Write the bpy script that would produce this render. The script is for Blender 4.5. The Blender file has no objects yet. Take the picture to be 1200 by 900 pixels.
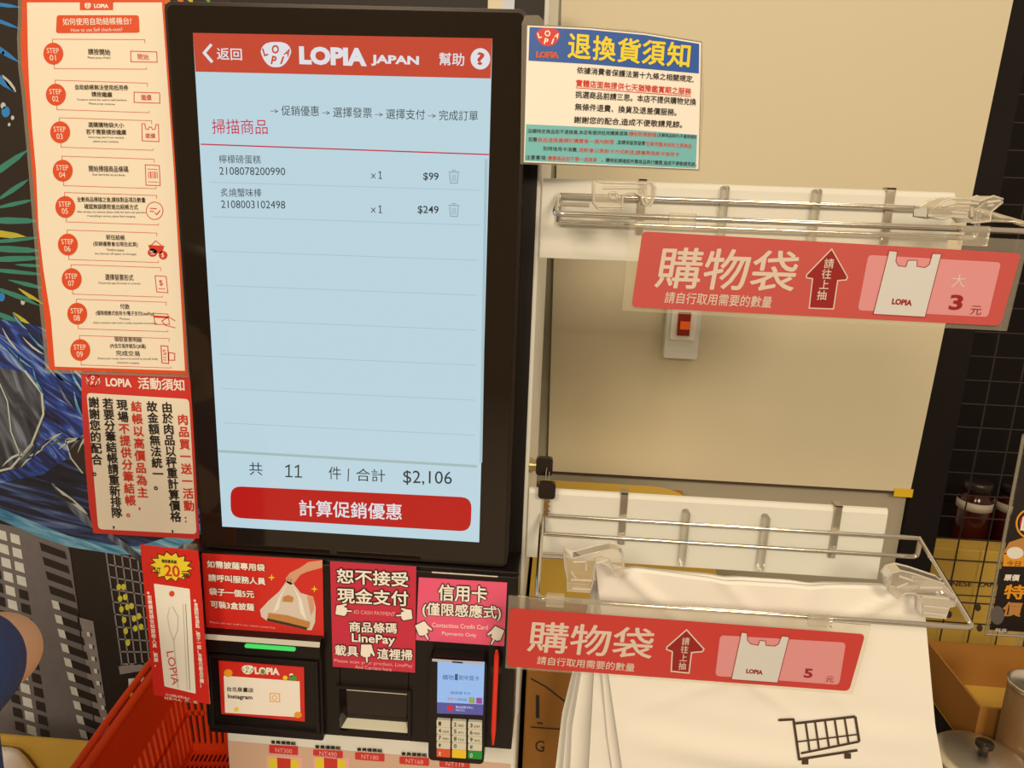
import bpy, math, random
from mathutils import Vector, Matrix

random.seed(7)
SC = bpy.context.scene
COL = SC.collection

# ------------------------------------------------------------------ camera
FPX = 894.5
CAM = Vector((.3803, -.7984, 1.4402))
YAW, PITCH, ROLL = .0612, .2466, .0366
_cy, _sy, _cp, _sp = math.cos(YAW), math.sin(YAW), math.cos(PITCH), math.sin(PITCH)
FW = Vector((-_sy * _cp, _cy * _cp, -_sp))
_r = Vector((_cy, _sy, 0))
_u = _r.cross(FW)
RT = math.cos(ROLL) * _r + math.sin(ROLL) * _u
UP = -math.sin(ROLL) * _r + math.cos(ROLL) * _u
cd = bpy.data.cameras.new('camera')
cam = bpy.data.objects.new('camera', cd)
COL.objects.link(cam)
M = Matrix((RT, UP, -FW)).transposed().to_4x4()
M.translation = CAM
cam.matrix_world = M
cd.sensor_width = 36
cd.lens = FPX / 1200 * 36
cd.clip_start = .02
SC.camera = cam

# ------------------------------------------------------------------ light
SC.view_settings.view_transform = 'Standard'
SC.view_settings.look = 'None'
SC.view_settings.exposure = 0
SC.view_settings.gamma = 1
SC.view_settings.use_curve_mapping = False
w = bpy.data.worlds.new('shop_ambient')
SC.world = w
w.use_nodes = True
bg = w.node_tree.nodes['Background']
bg.inputs[0].default_value = (1, .76, .50, 1)
bg.inputs[1].default_value = .5


def area(name, loc, target, sx, sy, power, col=(1, .78, .52)):
    l = bpy.data.lights.new(name, 'AREA')
    l.shape = 'RECTANGLE'
    l.size, l.size_y, l.energy, l.color = sx, sy, power, col
    o = bpy.data.objects.new(name, l)
    COL.objects.link(o)
    o.location = loc
    o.rotation_euler = (Vector(target) - Vector(loc)).to_track_quat('-Z', 'Y').to_euler()
    return o


area('ceiling_lamp', (1.3, -3.3, 2.75), (.7, .2, 1.0), .9, .6, 60)
area('ceiling_lamp', (-.6, -3.0, 2.75), (.0, .1, 1.0), .9, .6, 43)
area('ceiling_lamp', (1.0, .1, 2.75), (.75, .1, .9), .35, .25, 2.6)


# ------------------------------------------------------------------ materials
def lin(c):
    c /= 255
    return c / 12.92 if c <= .04045 else ((c + .055) / 1.055) ** 2.4


ILL = (1.02, .79, .52)      # warm colour of the shop's lamps, taken out of colours read off under them
MATS = {}


def pc(r, g, b):
    return tuple(min(.93, lin(v) / k) for v, k in zip((r, g, b), ILL))


def mat(name, rgb=(200, 200, 200), rough=.5, metal=0, spec=.5, emit=None, es=1., raw=None, coat=0, noise=0, nscale=30,
        bump=0, trans=0, alpha=1, stretch=None):
    if name in MATS:
        return name
    m = bpy.data.materials.new(name)
    m.use_nodes = True
    nt = m.node_tree
    b = nt.nodes['Principled BSDF']
    c = raw if raw else pc(*rgb)
    b.inputs['Base Color'].default_value = (*c, 1)
    b.inputs['Roughness'].default_value = rough
    b.inputs['Metallic'].default_value = metal
    b.inputs['Specular IOR Level'].default_value = spec
    b.inputs['Coat Weight'].default_value = coat
    b.inputs['Transmission Weight'].default_value = trans
    b.inputs['Alpha'].default_value = alpha
    if emit:
        b.inputs['Emission Color'].default_value = (*[lin(v) for v in emit], 1)
        b.inputs['Emission Strength'].default_value = es
    if noise or bump:
        tc = nt.nodes.new('ShaderNodeTexCoord')
        nz = nt.nodes.new('ShaderNodeTexNoise')
        nz.inputs['Scale'].default_value = nscale
        nz.inputs['Detail'].default_value = 4
        src = tc.outputs['Object']
        if stretch:
            mp = nt.nodes.new('ShaderNodeMapping')
            mp.inputs['Scale'].default_value = stretch
            nt.links.new(src, mp.inputs[0])
            src = mp.outputs[0]
        nt.links.new(src, nz.inputs['Vector'])
        if noise:
            mx = nt.nodes.new('ShaderNodeMix')
            mx.data_type = 'RGBA'
            mx.inputs[6].default_value = (*[v * (1 - noise) for v in c], 1)
            mx.inputs[7].default_value = (*[min(1, v * (1 + noise)) for v in c], 1)
            nt.links.new(nz.outputs[0], mx.inputs[0])
            nt.links.new(mx.outputs[2], b.inputs['Base Color'])
        if bump:
            bp = nt.nodes.new('ShaderNodeBump')
            bp.inputs['Strength'].default_value = bump
            bp.inputs['Distance'].default_value = .002
            nt.links.new(nz.outputs[0], bp.inputs['Height'])
            nt.links.new(bp.outputs[0], b.inputs['Normal'])
    MATS[name] = m
    return name


def clear_mat(name, tint=(.97, .97, .95), refl=1.35, rough=.03, alpha_add=0., body=(1, 1, 1)):
    m = bpy.data.materials.new(name)
    m.use_nodes = True
    nt = m.node_tree
    nt.nodes.remove(nt.nodes['Principled BSDF'])
    out = nt.nodes['Material Output']
    tr = nt.nodes.new('ShaderNodeBsdfTransparent')
    tr.inputs[0].default_value = (*tint, 1)
    gl = nt.nodes.new('ShaderNodeBsdfGlossy')
    gl.inputs['Roughness'].default_value = rough
    fr = nt.nodes.new('ShaderNodeFresnel')
    fr.inputs[0].default_value = refl
    mx = nt.nodes.new('ShaderNodeMixShader')
    nt.links.new(fr.outputs[0], mx.inputs[0])
    nt.links.new(tr.outputs[0], mx.inputs[1])
    nt.links.new(gl.outputs[0], mx.inputs[2])
    last = mx
    if alpha_add:
        df = nt.nodes.new('ShaderNodeBsdfDiffuse')
        df.inputs[0].default_value = (*body, 1)
        m2 = nt.nodes.new('ShaderNodeMixShader')
        m2.inputs[0].default_value = alpha_add
        nt.links.new(mx.outputs[0], m2.inputs[1])
        nt.links.new(df.outputs[0], m2.inputs[2])
        last = m2
    nt.links.new(last.outputs[0], out.inputs[0])
    MATS[name] = m
    return name


def film(name, rgb, solid):
    """printed see-through film: a coloured diffuse sheet that lets a little light pass"""
    m = bpy.data.materials.new(name)
    m.use_nodes = True
    nt = m.node_tree
    b = nt.nodes['Principled BSDF']
    b.inputs['Base Color'].default_value = (*pc(*rgb), 1)
    b.inputs['Roughness'].default_value = .35
    b.inputs['Alpha'].default_value = solid
    MATS[name] = m
    return name


mat('board_white', (212, 184, 136), .55, noise=.02, nscale=4)
mat('wall_grey', (172, 150, 112), .6, noise=.06, nscale=9)
mat('strip_white', (226, 206, 170), .45)
mat('cabinet_white', (235, 215, 180), .4, noise=.02, nscale=6)
mat('post_grey', (190, 180, 165), .4)
mat('black_plastic', (36, 23, 15), .28, spec=.4)
mat('black_matte', (24, 16, 12), .5, spec=.3)
mat('black_module', (22, 12, 8), .3, spec=.4)
mat('glass_black', raw=(.016, .011, .008), rough=.06, spec=.5)
mat('black_wall', (26, 18, 14), .7, spec=.15, noise=.15, nscale=8)
mat('chrome', raw=(.72, .70, .66), rough=.16, metal=1)
mat('steel', raw=(.55, .52, .46), rough=.3, metal=1)
mat('brass', raw=(.62, .48, .26), rough=.25, metal=1)
mat('ledge_beige', (200, 180, 145), .35)
mat('green_led', emit=(60, 200, 90), es=1.0, raw=(.02, .2, .05))
mat('amber_rocker', (225, 85, 25), .3, emit=(230, 90, 20), es=.25)
mat('rocker_red', (150, 35, 15), .3)
mat('paper_cream', (245, 216, 172), .5, noise=.02, nscale=12)
mat('paper_white', (248, 222, 188), .5)
mat('poster_orange', (226, 74, 28), .4)
mat('poster_red', (214, 52, 38), .4)
mat('sign_red', (215, 40, 26), .35, coat=.3)
mat('sign_crimson', (204, 38, 55), .35, coat=.3)
mat('sign_pink', (240, 84, 104), .35, coat=.3)
mat('ink_black', (34, 24, 18), .5)
mat('ink_brown', (70, 48, 30), .5)
mat('ink_grey', (105, 92, 76), .5)
mat('ink_red', (214, 52, 28), .5)
mat('ink_cream', (250, 225, 185), .5)
mat('ink_soft', (250, 170, 150), .5)
mat('ink_yellow', (240, 200, 40), .5)
mat('ink_orange', (240, 150, 30), .5)
mat('ink_green', (90, 140, 40), .5)
mat('blue_panel', (40, 84, 140), .4)
mat('teal_panel', (118, 178, 160), .4)
mat('skin_print', (220, 150, 105), .5)
mat('bag_print', (225, 195, 160), .5)
mat('bag_print_light', (245, 228, 205), .5)
mat('box_print', (200, 130, 60), .5)
mat('cardboard', (214, 160, 58), .7, noise=.08, nscale=14)
mat('cardboard_shaded', (164, 102, 34), .75, noise=.1, nscale=16)  # kraft standing in shade, the shade put into the colour
mat('cardboard_lit', (212, 158, 52), .6, noise=.06, nscale=7)  # kraft top under bright light, the light put into the colour
mat('yellow_tape', (225, 170, 20), .5)
mat('basket_red', (240, 70, 18), .4, noise=.05, nscale=10)
mat('bag_plastic', (246, 222, 186), .38, noise=.03, nscale=5)
mat('menu_paper', (222, 170, 128), .5)  # cream paper toned tan, shade under the module put into the colour
mat('floor_tile', (190, 165, 130), .5, noise=.1, nscale=3)
mat('mural_black', (40, 26, 18), .55, noise=.1, nscale=6)
mat('tin_metal', raw=(.86, .83, .76), rough=.34, metal=1)
mat('tin_brown', (120, 80, 40), .4, coat=.3)
mat('denim', (38, 54, 82), .85, noise=.35, nscale=350)
mat('skin', (240, 178, 118), .5, noise=.04, nscale=40)
mat('hair', (30, 20, 15), .5)
mat('shoe', (60, 50, 45), .6)
mat('jar_dark', (60, 14, 8), .15, spec=.5)
mat('jar_label', (190, 165, 125), .5)
mat('jar_cap', (40, 26, 20), .35)
mat('key_cream', (215, 195, 155), .4)
mat('key_red', (225, 80, 40), .4)
mat('key_yellow', (240, 185, 30), .4)
mat('key_green', (30, 140, 50), .4)
mat('stylus_red', (225, 45, 22), .35)
clear_mat('clear_acrylic', alpha_add=.10, body=(.9, .85, .75))
clear_mat('laminate', alpha_add=.22, body=(.55, .5, .42))
clear_mat('laminate_gloss', tint=(1, 1, 1), refl=1.3, rough=.05)
clear_mat('clip_edge', refl=1.8, rough=.08, alpha_add=.45, body=(1, .97, .9))
clear_mat('clip_clear', refl=1.7, rough=.05, alpha_add=.16, body=(1, .96, .88))
film('film_red', (204, 56, 44), .9)
film('film_red_veiled', (202, 78, 64), .9)  # same red film, its reflective veil put into the colour
film('film_pink', (226, 140, 125), .9)
film('film_cream', (222, 186, 150), .93)
film('film_dark', (150, 25, 22), .95)
film('film_white', (214, 196, 168), .95)
# what the screens show (they give off light)


def emis(name, rgb, s=1.0):
    return mat(name, raw=(.004, .004, .004), rough=.09, spec=.4, emit=rgb, es=s)


emis('px_bg', (186, 212, 222))
emis('px_header', (196, 72, 50))
emis('px_white', (222, 222, 226))
emis('px_dark', (52, 56, 58))
emis('px_crimson', (196, 40, 70))
emis('px_line', (168, 192, 200))
emis('px_band', (164, 186, 184))
emis('px_trash', (150, 174, 184))
emis('px_button', (184, 26, 20))
emis('px_blue', (150, 185, 232))
emis('px_navy', (60, 82, 130))
emis('px_purple', (88, 84, 150))
emis('px_violet', (150, 70, 150))
emis('px_olive', (150, 160, 90))
emis('px_red', (210, 40, 50))


# ------------------------------------------------------------------ geometry helpers
def ray(px, py):
    return FW + RT * ((px - 600) / FPX) + UP * ((450 - py) / FPX)


def at(px, py, Y):
    d = ray(px, py)
    return CAM + d * ((Y - CAM.y) / d.y)


def atz(px, py, Z):
    d = ray(px, py)
    return CAM + d * ((Z - CAM.z) / d.z)


class MB:
    """collects faces with materials; build() links ONE mesh object"""

    def __init__(s):
        s.v, s.f, s.m, s.sm, s.names = [], [], [], [], []

    def mi(s, name):
        if name not in s.names:
            s.names.append(name)
        return s.names.index(name)

    def add(s, vs, fs, m, smooth=False):
        k = len(s.v)
        s.v += [Vector(p) for p in vs]
        i = s.mi(m)
        for f in fs:
            s.f.append([k + q for q in f])
            s.m.append(i)
            s.sm.append(smooth)
        return s

    def box(s, a, b, m):
        x0, y0, z0 = a
        x1, y1, z1 = b
        vs = [(x, y, z) for z in (z0, z1) for y in (y0, y1) for x in (x0, x1)]
        fs = [(0, 2, 3, 1), (4, 5, 7, 6), (0, 1, 5, 4), (2, 6, 7, 3), (0, 4, 6, 2), (1, 3, 7, 5)]
        return s.add(vs, fs, m)

    def rbox(s, a, b, r, m, axis='y', seg=5):
        """box with its four edges along one axis rounded"""
        x0, y0, z0 = a
        x1, y1, z1 = b
        if axis == 'y':
            u0, u1, v0, v1, w0, w1 = x0, x1, z0, z1, y0, y1
        elif axis == 'z':
            u0, u1, v0, v1, w0, w1 = x0, x1, y0, y1, z0, z1
        else:
            u0, u1, v0, v1, w0, w1 = y0, y1, z0, z1, x0, x1
        loop = []
        for cx, cy, a0 in ((u1 - r, v1 - r, 0), (u0 + r, v1 - r, 90), (u0 + r, v0 + r, 180), (u1 - r, v0 + r, 270)):
            for k in range(seg + 1):
                t = math.radians(a0 + 90 * k / seg)
                loop.append((cx + r * math.cos(t), cy + r * math.sin(t)))
        f = {'y': lambda p, w_: (p[0], w_, p[1]), 'z': lambda p, w_: (p[0], p[1], w_), 'x': lambda p, w_: (w_, p[0], p[1])}[axis]
        return s.prism([f(p, w0) for p in loop], [f(p, w1) for p in loop], m)

    def prism(s, A, B, m, mside=None):
        n = len(A)
        s.add(A, [list(range(n))], m)
        s.add(B, [list(range(n))[::-1]], m)
        s.add(list(A) + list(B), [(i, n + i, n + (i + 1) % n, (i + 1) % n) for i in range(n)], mside or m)
        return s

    def tube(s, pts, r, m, seg=8, closed=False):
        pts = [Vector(p) for p in pts]
        n = len(pts)
        rings = []
        prev = None
        for i, p in enumerate(pts):
            if closed:
                t = (pts[(i + 1) % n] - pts[i - 1]).normalized()
            else:
                t = (pts[min(i + 1, n - 1)] - pts[max(i - 1, 0)]).normalized()
            if prev is None:
                a = Vector((0, 0, 1)) if abs(t.z) < .9 else Vector((1, 0, 0))
                nrm = (a - t * a.dot(t)).normalized()
            else:
                nrm = (prev - t * prev.dot(t)).normalized()
            prev = nrm
            b = t.cross(nrm)
            rr = r[i] if isinstance(r, (list, tuple)) else r
            rings.append([p + (nrm * math.cos(2 * math.pi * k / seg) + b * math.sin(2 * math.pi * k / seg)) * rr for k in range(seg)])
        vs = [q for g in rings for q in g]
        fs = []
        for i in range(n if closed else n - 1):
            j = (i + 1) % n
            for k in range(seg):
                fs.append((i * seg + k, i * seg + (k + 1) % seg, j * seg + (k + 1) % seg, j * seg + k))
        s.add(vs, fs, m, True)
        if not closed:
            s.add(rings[0], [list(range(seg))[::-1]], m)
            s.add(rings[-1], [list(range(seg))], m)
        return s

    def lathe(s, prof, c, m, seg=40, axis='z'):
        vs, fs = [], []
        for (r, h) in prof:
            for k in range(seg):
                t = 2 * math.pi * k / seg
                if axis == 'z':
                    vs.append((c[0] + r * math.cos(t), c[1] + r * math.sin(t), c[2] + h))
                else:
                    vs.append((c[0] + r * math.cos(t), c[1] + h, c[2] + r * math.sin(t)))
        for i in range(len(prof) - 1):
            for k in range(seg):
                fs.append((i * seg + k, i * seg + (k + 1) % seg, (i + 1) * seg + (k + 1) % seg, (i + 1) * seg + k))
        s.add(vs, fs, m, True)
        return s

    def build(s, name, parent=None, bevel=0, solid=0):
        o = Vector((0, 0, 0))
        if parent is not None:
            o = WL[parent.name]
        else:
            xs, ys, zs = zip(*[(p.x, p.y, p.z) for p in s.v])
            o = Vector(((min(xs) + max(xs)) / 2, (min(ys) + max(ys)) / 2, min(zs)))
        me = bpy.data.meshes.new(name)
        me.from_pydata([p - o for p in s.v], [], s.f)
        for n_ in s.names:
            me.materials.append(MATS[n_])
        me.polygons.foreach_set('material_index', s.m)
        me.polygons.foreach_set('use_smooth', s.sm)
        me.update()
        ob = bpy.data.objects.new(name, me)
        COL.objects.link(ob)
        if parent is not None:
            ob.parent = parent
            WL[ob.name] = o
        else:
            ob.location = o
            WL[ob.name] = o
        if bevel:
            md = ob.modifiers.new('bevel', 'BEVEL')
            md.width, md.segments, md.limit_method = bevel, 2, 'ANGLE'
            md.angle_limit = math.radians(50)
        return ob


WL = {}     # where each object's own origin lies in the world


def tag(o, label, cat, group=None):
    o['label'], o['category'] = label, cat
    if group:
        o['group'] = group
    return o


def thing(name, loc, label, cat, group=None):
    o = bpy.data.objects.new(name, None)
    COL.objects.link(o)
    o.location = loc
    o.empty_display_size = .05
    WL[o.name] = Vector(loc)
    return tag(o, label, cat, group)


def struct(o):
    o['kind'] = 'structure'
    return o


def fillet(pts, r, seg=5):
    """round the inner corners of an open polyline"""
    pts = [Vector(p) for p in pts]
    out = [pts[0]]
    for i in range(1, len(pts) - 1):
        p, a, b = pts[i], pts[i - 1], pts[i + 1]
        da, db = (a - p), (b - p)
        rr = min(r, da.length * .45, db.length * .45)
        s0, s1 = p + da.normalized() * rr, p + db.normalized() * rr
        for k in range(seg + 1):
            t = k / seg
            out.append(s0 * (1 - t) ** 2 + p * 2 * t * (1 - t) + s1 * t * t)
    out.append(pts[-1])
    return out


# ------------------------------------------------------------------ printed sheets
FONTJOBS = {}


def glyphs(text, bold):
    """lettering; heavy weight of the broad characters comes from repeated strokes set a hair apart"""
    if any(ord(c) > 0x2000 for c in text):
        FONTJOBS[(text, 0.)] = None
        return (text, 0., bold)
    FONTJOBS[(text, bold)] = None
    return (text, bold, 0.)


def spread(vs, fs, b_):
    if b_ <= 0:
        return vs, fs, [0] * len(vs)
    k = ((0, 0), (1, 0), (-1, 0), (0, 1), (0, -1)) if b_ < .02 else ((0, 0), (1, 0), (-1, 0), (0, 1), (0, -1), (.7, .7), (-.7, .7), (.7, -.7), (-.7, -.7))
    if b_ > .06:
        k = k + ((.5, 0), (-.5, 0), (0, .5), (0, -.5))
    V, F_, K_ = [], [], []
    for q_, (dx, dy) in enumerate(k):
        n = len(V)
        V += [(x + dx * b_, y + dy * b_) for x, y in vs]
        F_ += [[n + q for q in f] for f in fs]
        K_ += [q_] * len(vs)
    return V, F_, K_


PENDING = []


class Sheet(MB):
    """a flat (or flat-printed) thing lying in a plane; shapes are given where they stand on it"""

    def __init__(s, plane, th=.0008, step=.00022):
        super().__init__()
        if isinstance(plane, (int, float)):
            s.p0, s.n = Vector((0, plane, 0)), Vector((0, -1, 0))
        else:
            s.p0, s.n = plane
        s.th, s.step = th, step
        s.jobs = []

    def P(s, px, py, layer=0):
        d = ray(px, py)
        t = (s.p0 - CAM).dot(s.n) / d.dot(s.n)
        return CAM + d * t + s.n * (layer * s.step)

    def slab(s, pts, m, side=None):
        A = [s.P(*p) for p in pts]
        return s.prism(A, [p - s.n * s.th for p in A], m, side)

    def poly(s, pts, m, layer=1):
        return s.add([s.P(*p, layer) for p in pts], [list(range(len(pts)))], m)

    def rr(s, quad, r, m, layer=1, seg=5, slab=False):
        """quad TL,TR,BR,BL with rounded corners"""
        q = [Vector(p) for p in quad]
        pts = []
        for i in range(4):
            p, a, b = q[i], q[i - 1], q[(i + 1) % 4]
            s0 = p + (a - p).normalized() * r
            s1 = p + (b - p).normalized() * r
            for k in range(seg + 1):
                t = k / seg
                pts.append(tuple(s0 * (1 - t) ** 2 + p * 2 * t * (1 - t) + s1 * t * t))
        return s.slab(pts, m) if slab else s.poly(pts, m, layer)

    def ell(s, cx, cy, rx, ry, m, layer=1, n=28, rot=0):
        c, q = math.cos(rot), math.sin(rot)
        return s.poly([(cx + rx * math.cos(t) * c - ry * math.sin(t) * q, cy + rx * math.cos(t) * q + ry * math.sin(t) * c)
                       for t in [2 * math.pi * k / n for k in range(n)]], m, layer)

    def line(s, pts, wd, m, layer=1, closed=False):
        pts = [Vector(p) for p in pts]
        n = len(pts)
        L, R = [], []
        for i, p in enumerate(pts):
            if closed:
                a, b = pts[i - 1], pts[(i + 1) % n]
            else:
                a, b = pts[max(i - 1, 0)], pts[min(i + 1, n - 1)]
            d1 = (p - a).normalized() if (p - a).length else (b - p).normalized()
            d2 = (b - p).normalized() if (b - p).length else d1
            d = (d1 + d2)
            d = d.normalized() if d.length > 1e-6 else d1
            k = Vector((-d.y, d.x))
            cs = max(.5, d.dot(d1))
            ww = (wd[i] if isinstance(wd, (list, tuple)) else wd) / 2 / cs
            L.append(p + k * ww)
            R.append(p - k * ww)
        for i in range(n if closed else n - 1):
            j = (i + 1) % n
            s.poly([tuple(L[i]), tuple(L[j]), tuple(R[j]), tuple(R[i])], m, layer)
        return s

    def t(s, text, x0, y0, x1, y1, h, m, layer=3, bold=0., outline=None, ow=.09, perp=False, up=None):
        """text whose ink runs from (x0,y0) to (x1,y1) along its foot and is h tall"""
        if outline:
            s.jobs.append((glyphs(text, bold + ow), x0, y0, x1, y1, h, outline, layer, perp, up, (glyphs(text, bold))))
        s.jobs.append((glyphs(text, bold), x0, y0, x1, y1, h, m, layer + (2 if outline else 0), perp, up, None))
        return s

    def col(s, text, x0, y0, x1, y1, size, m, layer=3, bold=0., colours=None):
        """upright column of characters, centres from first to last"""
        n = len(text)
        for i, ch in enumerate(text):
            f = i / max(1, n - 1)
            cx, cy = x0 + (x1 - x0) * f, y0 + (y1 - y0) * f
            mm = colours(i) if colours else m
            s.jobs.append((glyphs(ch, bold), cx - size / 2, cy + size * .38, cx + size / 2, cy + size * .38 + size * .03, ('em', size), mm, layer, False, None, None))
        return s

    def build(s, name, parent=None, **k):
        if s.jobs:
            PENDING.append((s, name, parent, k))
            # an empty mesh now; its faces come once all lettering is known
            me = bpy.data.meshes.new(name)
            ob = bpy.data.objects.new(name, me)
            COL.objects.link(ob)
            xs, ys, zs = zip(*[(p.x, p.y, p.z) for p in s.v])
            o = Vector(((min(xs) + max(xs)) / 2, (min(ys) + max(ys)) / 2, min(zs))) if parent is None else WL[parent.name]
            if parent is not None:
                ob.parent = parent
            else:
                ob.location = o
            WL[ob.name] = o
            s.ob = ob
            return ob
        return MB.build(s, name, parent, **k)


def finish_text():
    objs = {}
    for (text, bold) in FONTJOBS:
        c = bpy.data.curves.new('lettering', 'FONT')
        c.body, c.offset, c.resolution_u = text, bold, 3
        o = bpy.data.objects.new('lettering', c)
        COL.objects.link(o)
        objs[(text, bold)] = o
    bpy.context.view_layer.update()
    dg = bpy.context.evaluated_depsgraph_get()
    data = {}
    for k, o in objs.items():
        e = o.evaluated_get(dg)
        me = e.to_mesh()
        data[k] = ([(v.co.x, v.co.y) for v in me.vertices], [list(p.vertices) for p in me.polygons])
        e.to_mesh_clear()
    for o in objs.values():
        c = o.data
        bpy.data.objects.remove(o)
        bpy.data.curves.remove(c)
    for s, name, parent, k in PENDING:
        for key, x0, y0, x1, y1, h, m, layer, perp, up, fit in s.jobs:
            vs, fs = data[key[:2]]
            if not vs:
                continue
            vs, fs, kk = spread(vs, fs, key[2])
            A, B = s.P(x0, y0), s.P(x1, y1)
            ux = B - A
            if perp:
                d = Vector((x1 - x0, y1 - y0)).normalized()
                hh = h[1] if isinstance(h, tuple) else h
                uy = s.P(x0 + d.y * hh, y0 - d.x * hh) - A
            else:
                hh = h[1] if isinstance(h, tuple) else h
                if up:
                    uy = s.P(x0 + up * hh, y0 - hh) - A
                else:
                    zc = Vector((0, 0, 1)) - s.n * s.n.z
                    q = s.P(x0, y0 - hh) - A
                    uy = zc.normalized() * q.length
            if isinstance(h, tuple):
                g = [(vx, vy + .12) for vx, vy in vs]
            else:
                rv = spread(*data[fit[:2]], fit[2])[0] if fit else vs
                bx0, bx1 = min(v[0] for v in rv), max(v[0] for v in rv)
                by0, by1 = min(v[1] for v in rv), max(v[1] for v in rv)
                g = [((vx - bx0) / max(1e-6, bx1 - bx0), (vy - by0) / max(1e-6, by1 - by0)) for vx, vy in vs]
            off = s.n * (layer * s.step)
            s.add([A + ux * gx + uy * gy + off + s.n * (k_ * .000014) for (gx, gy), k_ in zip(g, kk)], fs, m)
        o = WL[s.ob.name]
        me = s.ob.data
        me.from_pydata([p - o for p in s.v], [], s.f)
        for n_ in s.names:
            me.materials.append(MATS[n_])
        me.polygons.foreach_set('material_index', s.m)
        me.update()


def lerp(a, b, f):
    return a + (b - a) * f


def logo(s, cx, cy, w_, h_, body, letter, layer=2, rot=0.):
    """rounded ball mark, broad at its head, with five loose capitals on it"""
    pts = []
    for k in range(40):
        t = 2 * math.pi * k / 40
        x, y = math.cos(t), math.sin(t)
        x = math.copysign(abs(x) ** .72, x)
        y = math.copysign(abs(y) ** .8, y)
        if y > -.2:
            x *= 1 - .30 * (y + .2)
        pts.append((cx + w_ * .53 * x, cy + h_ * .53 * y))
    s.poly(pts, body, layer)

    def ch(c, u, v, wd, ht, a):
        ca, sa = math.cos(a), math.sin(a)
        bx, by = cx + w_ * u - sa * -h_ * ht / 2, cy + h_ * v + ca * h_ * ht / 2
        hx = w_ * wd / 2
        s.t(c, bx - hx * ca, by - hx * sa, bx + hx * ca, by + hx * sa, h_ * ht, letter, layer + 1, .035, perp=True)
    ch('L', -.29, -.11, .15, .34, -.3)
    ch('O', -.02, -.22, .25, .36, 0)
    ch('A', .28, -.09, .19, .32, .5)
    ch('P', -.13, .24, .17, .36, .2)
    ch('I', .12, .24, .06, .34, .35)


# ================================================================== SETTING
struct(MB().box((-3, -4.5, -.1), (3.2, 2.2, 0), 'floor_tile').build('floor'))
# painted wall on the left and plain wall on the right, one plane behind the counter
YW = .60
struct(MB().box((-2.2, YW + .01, 0), (.32, YW + .16, 2.6), 'mural_black').build('wall_left'))
struct(MB().box((.32, YW + .012, 0), (1.055, YW + .16, 2.6), 'wall_grey').build('wall_back'))
struct(MB().box((1.056, YW, 0), (1.118, YW + .10, 2.6), 'black_wall').build('wall_right'))
struct(MB().box((1.05, 1.25, 0), (3.0, 1.35, 2.6), 'black_wall').build('wall_recess'))
struct(MB().box((-3, -4.6, 0), (3.2, -4.5, 2.9), 'wall_grey').build('wall_front'))

b = MB()
zl = at(650, 551, YW).z
b.prism([Vector((x, YW - .006, z)) for x, z in ((.37, zl), (1.052, zl), (1.079, 1.77), (1.12, 2.5), (.34, 2.5))],
        [Vector((x, YW + .010, z)) for x, z in ((.37, zl), (1.052, zl), (1.079, 1.77), (1.12, 2.5), (.34, 2.5))], 'board_white')
b.box((.37, YW - .007, zl - .004), (1.052, YW + .010, zl - .0005), 'ink_brown')
bd = b.build('wall_board')
tag(bd, 'large plain cream board on the wall behind the two bag racks', 'wall board')
tp = MB().box((1.022, YW - .0085, zl - .010), (1.056, YW - .0072, zl + .006), 'yellow_tape').build('yellow_tape')
tag(tp, 'short piece of yellow tape at the lower right corner of the cream board', 'tape')

# rocker switch on the board
p = at(797, 388, YW)
sw = thing('wall_switch', (p.x, YW - .02, p.z - .045), 'white wall switch with a lit orange rocker under the upper red sign', 'switch')
b = MB()
b.rbox((p.x - .030, YW - .030, p.z - .045), (p.x + .030, YW - .0065, p.z + .07), .004, 'strip_white')
b.rbox((p.x - .022, YW - .034, p.z - .01), (p.x + .022, YW - .030, p.z + .06), .003, 'paper_white')
b.build('housing', sw)
b = MB()
b.box((p.x - .011, YW - .0375, p.z - .002), (p.x + .011, YW - .034, p.z + .04), 'rocker_red')
b.box((p.x - .007, YW - .041, p.z + .010), (p.x + .010, YW - .0375, p.z + .024), 'amber_rocker')
b.build('rocker', sw)['label'] = 'orange lit rocker'

# ------------------------------------------------------------------ mural painted on the left wall
S = Sheet(YW + .004, th=.005, step=.0006)
S.slab([(-420, -160), (330, -150), (345, 900), (330, 1500), (-380, 1500)], 'mural_black')
for n_, c_ in (('paint_blue', (48, 128, 176)), ('paint_teal', (60, 130, 100)), ('paint_green', (110, 150, 60)), ('paint_yellow', (205, 180, 50)),
               ('paint_pale', (205, 195, 165)), ('paint_orange', (226, 110, 35)), ('build_grey', (122, 106, 94)), ('build_dark', (52, 38, 30)), ('build_lite', (152, 132, 116)),
               ('window_cream', (228, 212, 182)), ('window_black', (38, 28, 22)), ('window_yellow', (225, 205, 60))):
    mat(n_, c_, .55, noise=.15, nscale=40)


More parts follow.
